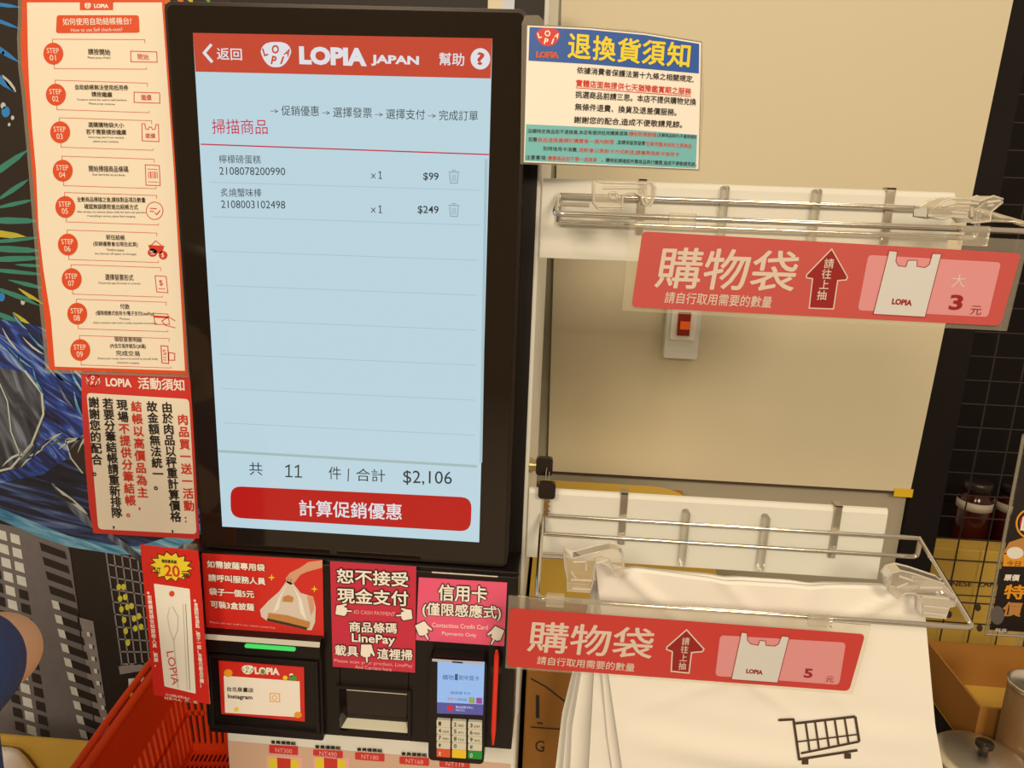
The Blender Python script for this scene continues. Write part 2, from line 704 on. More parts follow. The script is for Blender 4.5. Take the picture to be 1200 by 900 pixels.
def brush(name, cols, sc, rotz):
    m = bpy.data.materials.new(name)
    m.use_nodes = True
    nt = m.node_tree
    b_ = nt.nodes['Principled BSDF']
    b_.inputs['Roughness'].default_value = .5
    tc = nt.nodes.new('ShaderNodeTexCoord')
    mp = nt.nodes.new('ShaderNodeMapping')
    mp.inputs['Rotation'].default_value = (0, rotz, 0)
    mp.vector_type = 'TEXTURE'
    mp.inputs['Scale'].default_value = [1 / v for v in sc]
    nz = nt.nodes.new('ShaderNodeTexNoise')
    nz.inputs['Scale'].default_value = 1
    nz.inputs['Detail'].default_value = 5
    nz.inputs['Distortion'].default_value = 1.2
    cr = nt.nodes.new('ShaderNodeValToRGB')
    el = cr.color_ramp.elements
    while len(el) < len(cols):
        el.new(.5)
    for e_, (pos, c_) in zip(el, cols):
        e_.position = pos
        e_.color = (*pc(*c_), 1)
    nt.links.new(tc.outputs['Object'], mp.inputs[0])
    nt.links.new(mp.outputs[0], nz.inputs['Vector'])
    nt.links.new(nz.outputs[0], cr.inputs[0])
    nt.links.new(cr.outputs[0], b_.inputs['Base Color'])
    MATS[name] = m


brush('paint_hide', [(.3, (20, 18, 26)), (.46, (34, 42, 84)), (.56, (48, 76, 150)), (.68, (150, 165, 175))], (9, 1, 60), .65)
brush('paint_flank', [(.3, (16, 14, 20)), (.5, (32, 32, 48)), (.62, (60, 74, 110)), (.75, (120, 130, 140))], (6, 1, 50), .2)
brush('paint_horn', [(.3, (30, 28, 28)), (.5, (70, 66, 66)), (.62, (110, 108, 106)), (.75, (160, 160, 155))], (7, 1, 34), 1.3)
brush('paint_rim', [(.3, (40, 90, 120)), (.5, (90, 150, 165)), (.7, (170, 195, 190))], (8, 1, 50), .3)


def leaf(x0, y0, x1, y1, wd, m, layer=1, bend=0):
    d = Vector((x1 - x0, y1 - y0))
    k = Vector((-d.y, d.x)).normalized()
    prof = ((0, .15), (.2, .6), (.5, 1), (.8, .8), (1, .05))
    a, c = [], []
    for t, f in prof:
        q = Vector((x0, y0)) + d * t + k * bend * math.sin(math.pi * t)
        a.append(tuple(q + k * wd * f / 2))
        c.append(tuple(q - k * wd * f / 2))
    S.poly(a + c[::-1], m, layer)


for x0, y0, x1, y1, wd, m_ in ((-40, 0, 26, 9, 5, 'paint_blue'), (-40, 10, 24, 34, 5, 'paint_blue'), (-50, 25, 24, 74, 7, 'paint_blue'), (-40, 60, 18, 108, 9, 'paint_blue'),
                               (3, 88, 19, 108, 6, 'paint_pale'), (-30, 220, 34, 175, 8, 'paint_teal'), (-5, 236, 34, 210, 6, 'paint_teal'), (-10, 245, 40, 234, 5, 'paint_teal'),
                               (-30, 258, 48, 259, 8, 'paint_teal'), (-30, 270, 32, 278, 8, 'paint_yellow'), (-20, 285, 48, 278, 5, 'paint_teal'), (-30, 290, 50, 294, 8, 'paint_teal'),
                               (-30, 305, 52, 302, 7, 'paint_teal'), (-30, 314, 54, 322, 5, 'paint_teal'), (10, 328, 52, 338, 5, 'paint_teal'), (-20, 332, 56, 360, 6, 'paint_teal'),
                               (22, 338, 54, 360, 5, 'paint_yellow'), (-20, 360, 40, 386, 7, 'paint_teal'), (16, 366, 40, 386, 5, 'paint_yellow'), (18, 310, 52, 312, 4, 'paint_teal'),
                               (172, -20, 203, 8, 9, 'paint_orange'), (196, -30, 216, 8, 8, 'paint_orange'), (212, -25, 226, 5, 8, 'paint_yellow'), (236, -20, 246, 5, 6, 'paint_green')):
    leaf(x0, y0, x1, y1, wd, m_)
for cx, cy, r_ in ((4, 124, 3), (7, 131, 5), (15, 138, 2), (11, 146, 1.6), (4, 62, 1.5), (27, 354, 2.5), (2, 348, 4)):
    S.ell(cx, cy, r_, r_ * 1.3, 'paint_pale' if r_ < 4 else 'paint_blue', 1)
# the dark blue beast
S.poly([(-320, 380), (-160, 352), (-60, 362), (0, 374), (40, 380), (70, 392), (100, 410), (150, 460), (200, 540), (236, 600), (240, 640), (190, 648), (130, 642), (80, 630), (40, 615), (0, 597), (-60, 570), (-320, 500)], 'paint_hide', 2)
S.poly([(-60, 540), (0, 566), (50, 556), (90, 530), (130, 556), (170, 600), (238, 632), (240, 642), (190, 648), (130, 642), (80, 630), (40, 615), (0, 597), (-60, 575)], 'paint_flank', 3)
S.poly([(-60, 425), (0, 430), (30, 436), (48, 452), (54, 478), (46, 515), (30, 545), (0, 556), (-60, 556)], 'paint_horn', 3)
S.poly([(8, 450), (22, 436), (44, 452), (50, 478), (42, 510), (26, 536), (14, 500)], 'paint_horn', 4)
S.line([(0, 447), (10, 470), (14, 505), (26, 536), (40, 520)], 1.5, 'paint_pale', 5)
S.line([(30, 434), (50, 460), (52, 485), (38, 520), (14, 548), (-20, 556)], 2.5, 'paint_pale', 5)
S.poly([(77, 514), (96, 513), (110, 560), (96, 553), (84, 540)], 'build_dark', 4)
S.line([(77, 514), (96, 513)], 1.3, 'paint_pale', 5)
S.line([(78, 516), (84, 536), (98, 554)], 1.6, 'paint_pale', 5)
for q in range(26):
    f = q / 25
    x_, y_ = 4 + 150 * f, 384 + 95 * f + 26 * math.sin(q * 2.4)
    leaf(x_, y_, x_ + 20 + 10 * math.sin(q * 1.7), y_ + 22 + 14 * f + 6 * math.cos(q), 2.2 + 1.6 * abs(math.sin(q * 3.1)), ('paint_pale', 'paint_rim', 'paint_rim', 'paint_horn')[q % 4], 5, 2)
for q in range(10):
    x_ = 4 + 11 * q
    leaf(x_, 546 - 3 * q + 8 * math.sin(q), x_ + 26, 530 - 4 * q + 8 * math.sin(q * 1.3), 3, ('paint_pale', 'paint_horn')[q % 2], 5, -3)
leaf(62, 566, 112, 620, 11, 'paint_horn', 4)
leaf(66, 570, 104, 602, 5, 'paint_pale', 5)
leaf(66, 576, 90, 590, 4, 'build_dark', 6)
S.poly([(-60, 572), (0, 594), (40, 611), (80, 627), (130, 638), (190, 642), (236, 632), (236, 640), (190, 652), (130, 648), (80, 640), (40, 626), (0, 608), (-60, 586)], 'paint_rim', 4)
S.poly([(160, 640), (200, 628), (236, 628), (236, 640), (200, 646)], 'paint_rim', 5)
S.line([(128, 626), (148, 640), (172, 660)], 7, 'paint_horn', 5)


def qz(x, y):      # place on the painting, read off at 3.215 per step
    return (x / 3.215, 620 + y / 3.215)


# painted towers
S.poly([qz(-900, -190), qz(60, -10), qz(250, 40), qz(265, 90), qz(355, 730), qz(440, 1100), qz(60, 1060), qz(-900, 950)], 'build_grey', 2)
for i in range(15):
    y = 15 + i * 52.5
    x = 45 + i * 8
    for dx, mm in ((-100, 'window_black'), (-55, 'window_cream'), (-5, 'window_cream' if i < 4 else 'window_black')):
        S.poly([qz(x + dx, y + dx * .3), qz(x + dx + 34, y + dx * .3 + 10), qz(x + dx + 40, y + dx * .3 + 46), qz(x + dx + 4, y + dx * .3 + 34)], mm, 3)
for i in range(14):
    y = 48 + i * 54
    x = 150 + i * 11.5
    if i == 0:
        for q in range(4):
            S.poly([qz(150 + q * 24, 8 + q * 8), qz(162 + q * 24, 12 + q * 8), qz(166 + q * 24, 26 + q * 8), qz(154 + q * 24, 22 + q * 8)], 'window_cream', 3)
    S.poly([qz(x, y), qz(x + 96, y + 36), qz(x + 104, y + 66), qz(x + 8, y + 32)], 'window_black', 3)
    if i > 3:
        S.poly([qz(x, y), qz(x + 26, y + 8), qz(x + 34, y + 40), qz(x + 8, y + 32)], 'window_cream', 4)
S.poly([qz(292, 330), qz(352, 346), qz(420, 800), qz(372, 800)], 'build_lite', 2)
for i in range(9):
    S.poly([qz(328 + i * 9, 386 + i * 46), qz(341 + i * 9, 388 + i * 46), qz(343 + i * 9, 404 + i * 46), qz(330 + i * 9, 402 + i * 46)], 'window_cream', 3)
    S.poly([qz(341 + i * 9, 388 + i * 46), qz(346 + i * 9, 390 + i * 46), qz(347 + i * 9, 404 + i * 46), qz(343 + i * 9, 404 + i * 46)], 'window_black', 4)
S.poly([qz(352, 346), qz(395, 60), qz(600, 120), qz(640, 900), qz(420, 800)], 'window_black', 1)
for i in range(6):
    S.line([qz(400 + i * 30, 78 + i * 8), qz(462 + i * 26, 512)], 1.6, 'build_lite', 3)
for j in range(10):
    S.line([qz(402 + j * 6, 84 + j * 47), qz(545 + j * 3, 118 + j * 43)], 1.6, 'build_lite', 3)
for cx, cy in ((450, 216), (468, 216), (455, 260), (474, 254), (460, 300), (482, 292), (498, 288), (470, 340), (508, 335), (526, 326), (476, 382), (512, 372), (534, 366), (484, 426)):
    S.ell(*qz(cx, cy), 2.8, 3.8, 'window_yellow', 4, 10)
S.poly([qz(448, 516), qz(545, 500), qz(550, 530), qz(454, 546)], 'build_lite', 3)
for cx, cy, m_ in ((497, 578, 'window_cream'), (543, 574, 'window_cream'), (503, 632, 'window_yellow'), (545, 628, 'window_yellow')):
    S.poly([qz(cx - 12, cy - 16), qz(cx + 12, cy - 18), qz(cx + 14, cy + 16), qz(cx - 10, cy + 18)], m_, 3)
mu = S.build('wall_mural')
tag(mu, 'painted wall mural of a dark blue beast, fireworks and grey towers', 'mural')

# ================================================================== SELF-CHECKOUT KIOSK
kiosk = thing('self_checkout_kiosk', (.16, .25, 0), 'black and white self-checkout kiosk with a tall lit touch screen', 'kiosk')
mat('post_pale', (214, 200, 172), .4)
ZB0 = at(235, 858, -.02).z + .003
# white body with a black front
b = MB()
b.rbox((.02, .052, ZB0 + .001), (.352, .50, 1.75), .004, 'cabinet_white', 'z', 3)
b.build('cabinet', kiosk)['label'] = 'white metal cabinet body'
b = MB()
b.box((.021, .044, ZB0 + .002), (.3475, .052, 1.75), 'black_matte')
a0, a1 = at(572, 5, .044), at(603, 5, .044)
b.box((a0.x, .042, 1.60), (a1.x - .012, .044, 1.75), 'board_white')
b.box((a1.x - .012, .042, 1.60), (a1.x, .044, 1.75), 'post_grey')
b.build('front_panel', kiosk)['label'] = 'black front panel of the cabinet'
# pedestal below
b = MB()
b.rbox((at(265, 868, .06).x, .06, 0), (.351, .5, ZB0), .006, 'cabinet_white', 'z', 3)
b.build('pedestal', kiosk)['label'] = 'white lower pedestal'

# monitor
x0, x1, z0, z1 = -.0285, .3335, 1.021, 1.611
mon = thing('monitor', (.15, .02, 1.02), '', '')
del mon['label'], mon['category']
mon.parent = kiosk
mon.location = Vector((.15, .02, 1.02)) - WL[kiosk.name]
b = MB()
b.rbox((x0, .002, z0), (x1, .045, z1), .008, 'black_plastic')
b.build('shell', mon, bevel=.0015)
MB().box((x0 + .008, .006, z1), (x1 - .008, .044, z1 + .0009), 'post_grey').build('top_edge_highlight', mon)  # pale strip added for the highlight along the bezel's top edge
b = MB()
b.rbox((x0 + .0035, .0004, z0 + .0035), (x1 - .0035, .0026, z1 - .0035), .006, 'glass_black')
b.build('glass', mon)['label'] = 'glossy black glass front'
S = Sheet(.0003, th=.0004, step=.00012)
S.slab([(226, 38.5), (577, 45), (561.5, 635.5), (260.5, 617)], 'px_bg')
S.poly([(226, 38.5), (577, 45), (575, 92), (229.3, 84)], 'px_header', 1)
S.line([(248, 52), (239.5, 62), (249, 73)], 3.4, 'px_white', 3)
S.t('返回', 254.5, 70, 284, 71, 14, 'px_white', bold=.012)
logo(S, 323.5, 64, 34, 28, 'px_white', 'px_header', 2)
S.t('LOPIA', 351, 75.5, 430, 78, 21.5, 'px_white', bold=.055)
S.t('JAPAN', 435, 77, 491, 79, 13, 'px_white', bold=.04)
S.t('幫助', 514.5, 76.5, 544, 77.5, 15, 'px_white', bold=.012)
S.ell(563, 69, 11.5, 12.5, 'px_white', 2)
S.t('?', 558.5, 76, 567.5, 76.5, 15, 'px_header', bold=.03)
S.t('掃描商品', 249, 157, 314, 157.5, 17.5, 'px_crimson')
for i, (tx, xa, xb, yy) in enumerate((('促銷優惠', 330, 374, 135.5), ('選擇發票', 390.5, 436, 137.5), ('選擇支付', 452.5, 498, 139.5), ('完成訂單', 514.5, 560, 141))):
    S.t(tx, xa, yy, xb, yy + .8, 12, 'px_dark')
    S.t('→', xa - 13, yy - 3, xa - 3.5, yy - 2.8, 4.5, 'px_dark')
S.line([(235.2, 169), (574.2, 181.2)], 1.5, 'px_crimson', 2)
for nm, num, pr_, yy in (('檸檬磅蛋糕', '2108078200990', '$99', 191.5), ('炙燒蟹味棒', '2108003102498', '$249', 230.5)):
    S.t(nm, 257 + (yy > 200) * 2, yy, 306 + (yy > 200), yy + .5, 10, 'px_dark')
    S.t(num, 257.5 + (yy > 200) * 2, yy + 13.3, 334.5, yy + 14, 9, 'px_dark')
    yo = yy + 17.6 + (yy > 200)
    S.line([(435.2, yo - 5.6), (440, yo)], .9, 'px_dark', 2)
    S.line([(440, yo - 5.6), (435, yo)], .9, 'px_dark', 2)
    S.line([(443.6, yo - 6.6), (445.8, yo - 8), (445.7, yo)], 1.1, 'px_dark', 2)
    S.line([(443.6, yo), (448, yo + .2)], .9, 'px_dark', 2)
    S.t(pr_, 496 if yy < 200 else 489.5, yy + 20.5, 514, yy + 21, 10, 'px_dark', bold=.01)
    yc = yy + 15
    S.line([(525.5, yc - 5), (538.5, yc - 4.6)], 1.6, 'px_trash', 2)
    S.line([(529.5, yc - 7), (534.5, yc - 6.8)], 1.4, 'px_trash', 2)
    S.line([(527, yc - 3.5), (528, yc + 8), (536, yc + 8.2), (537, yc - 3.2)], 1.4, 'px_trash', 2)
    for dx in (-1.8, 0, 1.8):
        S.line([(532 + dx, yc - 2), (532 + dx, yc + 6)], .9, 'px_trash', 2)
for k in range(8):
    y = 213 + k * 40.3
    xl = 226 + (y - 38.5) * .0596 + 9
    xr = 577 - (y + 12 - 45) * .02625 - 9
    S.line([(xl, y + .5), (xr, y + 10 + k * .7)], .8, 'px_line', 1)
S.line([(569.8, 186), (563.5, 542)], 3.2, 'px_line', 1)
S.line([(255.5, 528.5), (559, 546.5)], 3, 'px_band', 1)
S.t('共', 292.5, 556.5, 308, 557, 15, 'px_dark')
for dx in (0, 11):
    S.line([(334.5 + dx, 547.5 + dx * .03), (338.8 + dx, 545.2 + dx * .03), (338.6 + dx, 558.3 + dx * .03)], 1.7, 'px_dark', 2)
    S.line([(334.5 + dx, 558.2 + dx * .04), (343 + dx, 558.6 + dx * .04)], 1.5, 'px_dark', 2)
S.t('件', 385.5, 561.5, 400, 562, 15, 'px_dark')
S.line([(408.6, 549), (408, 564)], 1.2, 'px_dark', 2)
S.t('合計', 417.5, 563.5, 451.5, 565, 15, 'px_dark')
S.t('$2,106', 472.5, 568, 529.5, 569.5, 17, 'px_dark')
S.rr([(270, 569.5), (553, 583), (551.5, 623), (270.5, 606.5)], 13, 'px_button', 1)
S.t('計算促銷優惠', 351, 604.5, 471, 609.5, 19, 'px_white', bold=.012)
scr = S.build('touch_screen', mon)
scr['label'] = 'lit pale blue shopping list with a red header and red button'

# lower module: plate, printer cover, scanner bay
mod = thing('device_panel', (.15, .0, .76), '', '')
del mod['label'], mod['category']
mod.parent = kiosk
mod.location = Vector((.15, .0, .76)) - WL[kiosk.name]
XL, XR, ZT, ZB = -.030, .3475, 1.016, at(235, 858, -.02).z + .004
bq = [at(398.4, 804.4, -.012), at(478.6, 811, -.012), at(477.5, 859.7, -.012), at(400.6, 853, -.012)]
bx0, bx1, bz0, bz1 = bq[0].x, bq[1].x, bq[3].z, bq[0].z
b = MB()
b.box((XL, -.012, ZB), (bx0, .043, ZT), 'black_module')
b.box((bx1, -.012, ZB), (XR, .043, ZT), 'black_module')
b.box((bx0, -.012, ZB), (bx1, .043, bz0), 'black_module')
b.box((bx0, -.012, bz1), (bx1, .043, ZT), 'black_module')
b.box((XL - .018, -.006, ZT - .004), (XR, .043, ZT + .003), 'black_module')
sl = [at(505.5, 670, -.012), at(584, 677, -.012)]
b.box((sl[0].x, -.0135, sl[0].z - .0015), (sl[1].x, -.0115, sl[0].z + .0008), 'steel')
b.build('face_plate', mod, bevel=.001)
b = MB()
mat('bay_floor', (225, 205, 160), .3)
mat('bay_wall', (30, 14, 9), .1, spec=.6)
y1_ = -.0005
b.box((bx0 + .008, -.0115, bz1 - .005), (bx1 - .002, -.0095, bz1 - .0025), 'ledge_beige')
b.add([(bx0, -.012, bz0), (bx1, -.012, bz0), (bx1 - .005, y1_, bz0 + .006), (bx0 + .005, y1_, bz0 + .006)], [(0, 1, 2, 3)], 'bay_floor')
b.add([(bx0 + .005, y1_, bz0 + .006), (bx1 - .005, y1_, bz0 + .006), (bx1 - .004, y1_, bz1 - .004), (bx0 + .004, y1_, bz1 - .004)], [(0, 1, 2, 3)], 'bay_wall')
b.add([(bx0, -.012, bz0), (bx0 + .005, y1_, bz0 + .006), (bx0 + .004, y1_, bz1 - .004), (bx0, -.012, bz1)], [(0, 1, 2, 3)], 'bay_wall')
b.add([(bx1, -.012, bz0), (bx1, -.012, bz1), (bx1 - .004, y1_, bz1 - .004), (bx1 - .005, y1_, bz0 + .006)], [(0, 1, 2, 3)], 'bay_wall')
b.add([(bx0, -.012, bz1), (bx0 + .004, y1_, bz1 - .004), (bx1 - .004, y1_, bz1 - .004), (bx1, -.012, bz1)], [(0, 1, 2, 3)], 'bay_wall')
for (ax, az, cx_, cz) in ((bx0 - .004, bz1, bx1 + .004, bz1 + .004), (bx0 - .004, bz0 - .004, bx1 + .004, bz0), (bx0 - .004, bz0, bx0, bz1), (bx1, bz0, bx1 + .004, bz1)):
    b.box((ax, -.0165, az), (cx_, -.0121, cz), 'black_module')
b.build('scanner_bay', mod)['label'] = 'recessed scanner window with a pale floor'
# printer cover with lit slot
yp = -.024
l0, l1 = at(240, 741, yp), at(373, 752, yp)
px0, px1 = at(247, 770, yp).x - .009, at(376, 800, yp).x
zt = l0.z
b = MB()
b.rbox((px0, yp + .004, ZB - .002), (px1, -.0115, zt - .010), .003, 'black_module')
b.box((px0 - .002, yp - .004, zt - .022), (px1 + .001, -.0115, zt - .0065), 'black_module')
b.add([(px0 - .002, yp - .004, zt - .0065), (px1 + .001, yp - .004, zt - .0065), (px1 + .001, yp - .0015, zt - .001), (px0 - .002, yp - .0015, zt - .001)], [(0, 1, 2, 3)], 'ledge_beige')
b.add([(px0 - .002, yp - .0015, zt - .001), (px1 + .001, yp - .0015, zt - .001), (px1 + .001, -.012, zt), (px0 - .002, -.012, zt)], [(0, 1, 2, 3)], 'black_module')
b.add([(px0 - .002, yp - .004, zt - .0065), (px0 - .002, -.012, zt), (px0 - .002, -.012, zt - .0065)], [(0, 1, 2)], 'black_module')
b.add([(px1 + .001, yp - .004, zt - .0065), (px1 + .001, -.012, zt), (px1 + .001, -.012, zt - .0065)], [(0, 2, 1)], 'black_module')
fq = [at(247, 766, yp), at(376, 775, yp), at(376, 864, yp), at(250, 851, yp)]
fx0, fx1, fz0, fz1 = fq[3].x - .002, fq[1].x - .004, fq[3].z - .001, fq[0].z
for (ax, az, cx_, cz) in ((fx0, fz1 - .004, fx1, fz1), (fx0, fz0, fx1, fz0 + .004), (fx0, fz0 + .004, fx0 + .004, fz1 - .004), (fx1 - .004, fz0 + .004, fx1, fz1 - .004)):
    b.box((ax, yp - .001, az), (cx_, yp + .0045, cz), 'black_module')
b.build('receipt_printer', mod, bevel=.0008)['label'] = 'receipt printer with a pale top ledge'
g0, g1 = at(289, 750, yp), at(348, 757, yp)
b = MB().rbox((g0.x, yp - .0062, zt - .0125), (g1.x, yp - .0038, zt - .0080), .0018, 'green_led')
b.build('indicator_light', mod)['label'] = 'lit green strip light'

# lock on the kiosk's right side
lk = at(622, 545, .0615)
b = MB()
for xx, rr_ in ((0, .009), (.004, .007)):
    b.tube([(.352 + xx, .0615, lk.z), (.352 + xx + .004, .0615, lk.z)], rr_, 'brass', 14)
b.build('lock', kiosk)['label'] = 'brass cylinder lock'

# ------------------------------------------------------------------ keys hanging from the lock
kz = lk.z
ky = thing('cabinet_keys', (.372, .0615, kz - .03), 'pair of black headed keys hanging in the lock on the kiosk side', 'keys')
kx = at(638, 545, .0615).x
b = MB()
b.tube([(.3605, .0615, kz), (kx - .007, .0615, kz)], .0028, 'brass', 8)
b.rbox((kx - .010, .0575, kz - .011), (kx + .010, .0655, kz + .011), .004, 'black_plastic')
b.build('key', ky, bevel=.001)
k2 = at(641, 574, .040)
b = MB()
b.rbox((k2.x - .010, .036, k2.z - .010), (k2.x + .010, .044, k2.z + .010), .004, 'black_plastic')
b.box((k2.x - .003, .0388, k2.z - .032), (k2.x + .003, .0412, k2.z - .010), 'brass')
for q in range(3):
    b.box((k2.x + .003, .0388, k2.z - .028 + q * .006), (k2.x + .0045, .0412, k2.z - .025 + q * .006), 'brass')
b.build('key', ky, bevel=.001)
b = MB()
zc = (kz + k2.z) / 2
b.tube([((kx + k2.x) / 2 + .002 + .002 * math.cos(t), .051 + .003 * math.cos(t) + .012 * math.sin(t), zc + .013 * math.sin(t)) for t in [2 * math.pi * q / 24 for q in range(24)]], .0008, 'chrome', 6, True)
b.build('ring', ky)

# ------------------------------------------------------------------ price menu on the pedestal
S = Sheet(.0585, th=.001)
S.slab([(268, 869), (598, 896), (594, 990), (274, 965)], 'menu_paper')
def mz(x, y):
    return (260 + x / 3.158, 840 + y / 3.158)
for (xa, ya, xb, yb), num in zip(((175, 103, 282, 138), (338, 120, 448, 150), (493, 130, 602, 162), (657, 146, 767, 178), (805, 157, 918, 189)), ('300', '490', '180', '168', '119')):
    S.rr([mz(xa, ya), mz(xb, ya + 6), mz(xb, yb + 4), mz(xa, yb - 4)], 1.5, 'poster_red', 1)
    S.t('NT' + num, *mz(xa + 24, yb - 8), *mz(xb - 22, yb - 3), 5, 'ink_soft', 2)
    S.t('會員優惠組', *mz(xa + 6, ya - 4), *mz(xb - 8, ya + 2), 4.2, 'ink_black', 2, .03)
for xa in (165, 338):
    S.rr([mz(xa, 142), mz(xa + 132, 152), mz(xa + 136, 290), mz(xa + 4, 280)], 1, 'ink_soft', 1)
    S.rr([mz(xa + 8, 150), mz(xa + 120, 160), mz(xa + 124, 250), mz(xa + 10, 240)], 1, 'ink_yellow', 2)
    S.poly([mz(xa + 40, 150), mz(xa + 90, 155), mz(xa + 90, 280), mz(xa + 44, 280)], 'poster_red', 3)
tag(S.build('price_menu'), 'cream price menu with red price tags on the white pedestal', 'menu')

# ------------------------------------------------------------------ notices on the kiosk
S = Sheet(-.0135, th=.001)
def z3(x, y):
    return (220 + x / 6.428, 640 + y / 6.428)
S.slab([z3(105, 55), z3(1015, 105), z3(1025, 690), z3(140, 625)], 'sign_red')
for tx, a_, c_ in (('如需披薩專用袋', (150, 158), (585, 188)), ('請呼叫服務人員', (160, 260), (590, 290)), ('袋子一個5元', (165, 364), (505, 388)), ('可裝3盒披薩', (178, 460), (505, 485))):
    S.t(tx, *z3(*a_), *z3(*c_), 8.6, 'ink_cream', 3, .03, 'ink_brown', .035)
S.poly([z3(*q) for q in ((1014, 104), (910, 118), (840, 165), (770, 200), (740, 240), (745, 272), (775, 290), (800, 280), (850, 215), (900, 192), (1015, 160))], 'skin_print', 2)
S.line([z3(760, 236), z3(752, 268)], .5, 'ink_brown', 3)
S.line([z3(782, 240), z3(772, 284)], .5, 'ink_brown', 3)
S.poly([z3(*q) for q in ((745, 262), (690, 340), (610, 410), (545, 480), (555, 530), (600, 562), (900, 630), (935, 632), (960, 570), (965, 460), (945, 380), (850, 350), (800, 285), (770, 268))], 'bag_print', 2)
S.poly([z3(*q) for q in ((610, 500), (760, 520), (925, 570), (915, 615), (880, 615), (600, 548))], 'box_print', 3)
S.poly([z3(*q) for q in ((600, 540), (760, 575), (900, 610), (900, 628), (600, 560))], 'ink_brown', 4)
S.poly([z3(*q) for q in ((750, 275), (700, 400), (690, 470), (640, 500), (690, 380))], 'bag_print_light', 4)
S.poly([z3(*q) for q in ((790, 285), (830, 380), (850, 500), (900, 560), (860, 400))], 'bag_print_light', 4)
S.poly([z3(*q) for q in ((720, 380), (760, 365), (800, 385), (790, 420), (715, 415))], 'box_print', 4)
S.poly([z3(*q) for q in ((900, 370), (945, 385), (955, 470), (930, 520))], 'skin_print', 4)
for cx, cy in ((633, 235), (955, 322)):
    S.poly([z3(cx + r_ * math.cos(t), cy + r_ * math.sin(t)) for t, r_ in [(math.pi * k / 4, 28 if k % 2 == 0 else 8) for k in range(8)]], 'ink_yellow', 2)
S.t('Please ask our staff if you need a pizza bag', *z3(170, 580), *z3(660, 622), 2.6, 'ink_soft', 3)
tag(S.build('pizza_bag_notice'), 'red notice showing a hand holding a filled plastic bag, under the screen', 'notice')


def hand(S, cx, cy, k, m, layer, flip=1, down=1, rot=0):
    pts = [(-9, -12), (6, -12), (8, -4), (11, 3), (9, 6), (5, 1), (4, 6), (1, 6), (1, 14), (-2, 15), (-3, 6), (-5, 7), (-7, 5), (-8, 6), (-10, 2)]
    c_, s_ = math.cos(rot), math.sin(rot)
    out = []
    for x, y in pts:
        x, y = x * flip * k, y * down * k
        out.append((cx + x * c_ - y * s_, cy + x * s_ + y * c_))
    S.poly(out, m, layer)
    S.line(out, .9, 'ink_black', layer + 1, True)


S = Sheet(-.0135, th=.001)
def z4(x, y):
    return (380 + x / 5.217, 650 + y / 5.217)
S.slab([z4(35, 42), z4(562, 75), z4(555, 722), z4(52, 685)], 'sign_crimson')
for tx, a_, c_, h_ in (('恕不接受', (80, 172), (515, 197), 17.5), ('現金支付', (82, 292), (515, 314), 18), ('商品條碼', (155, 470), (445, 480), 12.5), ('LinePay', (170, 545), (435, 560), 13),
                       ('載具', (68, 612), (210, 622), 12.5), ('這裡掃', (325, 635), (540, 646), 13)):
    S.t(tx, *z4(*a_), *z4(*c_), h_, 'ink_cream', 3, .022, 'ink_black', .075)
for tx, a_, c_, h_ in (('NO CASH PAYMENT', (170, 358), (435, 374), 4.4), ('Please scan your product, LinePay', (62, 660), (540, 694), 5), ('And Carriers here', (190, 694), (412, 711), 4.2)):
    S.t(tx, *z4(*a_), *z4(*c_), h_, 'ink_soft', 3)
hand(S, *z4(118, 335), .75, 'ink_cream', 3, 1, 1, -1.45)
hand(S, *z4(492, 362), .75, 'ink_cream', 3, -1, 1, 1.45)
hand(S, *z4(265, 598), .85, 'ink_cream', 3)
tag(S.build('no_cash_notice'), 'crimson notice refusing cash, above the scanner window', 'notice')

S = Sheet(-.0137, th=.001)
S.slab([z4(578, 140), z4(1118, 172), z4(1100, 560), z4(560, 522)], 'sign_pink')
S.t('信用卡', *z4(697, 278), *z4(995, 292), 19.5, 'ink_cream', 3, .022, 'ink_black', .06)
S.t('(僅限感應式)', *z4(600, 378), *z4(1080, 404), 18, 'ink_cream', 3, .022, 'ink_black', .06)
S.t('Contactless Credit Card', *z4(660, 440), *z4(1000, 456), 5, 'ink_cream', 3)
S.t('Payments Only', *z4(720, 495), *z4(930, 508), 5.4, 'ink_cream', 3)
hand(S, *z4(612, 460), .85, 'ink_cream', 3, 1, 1, -.45)
hand(S, *z4(1045, 490), .85, 'ink_cream', 3, -1, 1, .45)
tag(S.build('credit_card_notice'), 'pink contactless credit card notice with two pointing hands, above the card terminal', 'notice')

S = Sheet(yp + .0028, th=.001)
def z8(x, y):
    return (240 + x / 9, 760 + y / 9)
S.slab([z8(145, 130), z8(1045, 200), z8(1055, 770), z8(175, 690)], 'sign_red')
S.poly([z8(200, 285), z8(1000, 345), z8(1010, 725), z8(215, 675)], 'paper_white', 1)
logo(S, *z8(455, 222), 14, 10, 'ink_cream', 'ink_green', 2)
S.t('LOPIA', *z8(530, 268), *z8(790, 280), 8.4, 'ink_cream', 2, .05)
S.ell(*z8(614, 240), 2.6, 2.8, 'ink_green', 4)
S.t('台北泉臺店', *z8(235, 448), *z8(515, 462), 5.4, 'ink_black', 2, .02)
S.t('Instagram', *z8(247, 535), *z8(505, 548), 6.2, 'ink_black', 2, .03)
c0 = z8(737, 517)
S.line([z8(690, 470), z8(790, 476), z8(790, 560), z8(690, 556)], .9, 'ink_orange', 2, True)
S.line([(c0[0] + 2.6 * math.cos(t), c0[1] + 2.6 * math.sin(t)) for t in [k * math.pi / 8 for k in range(16)]], .8, 'ink_orange', 2, True)
S.ell(*z8(250, 255), 5, 4.6, 'ink_orange', 3)
S.ell(*z8(985, 697), 4.6, 3.6, 'ink_orange', 3)
S.ell(*z8(850, 305), 2.8, 2.6, 'ink_yellow', 3)
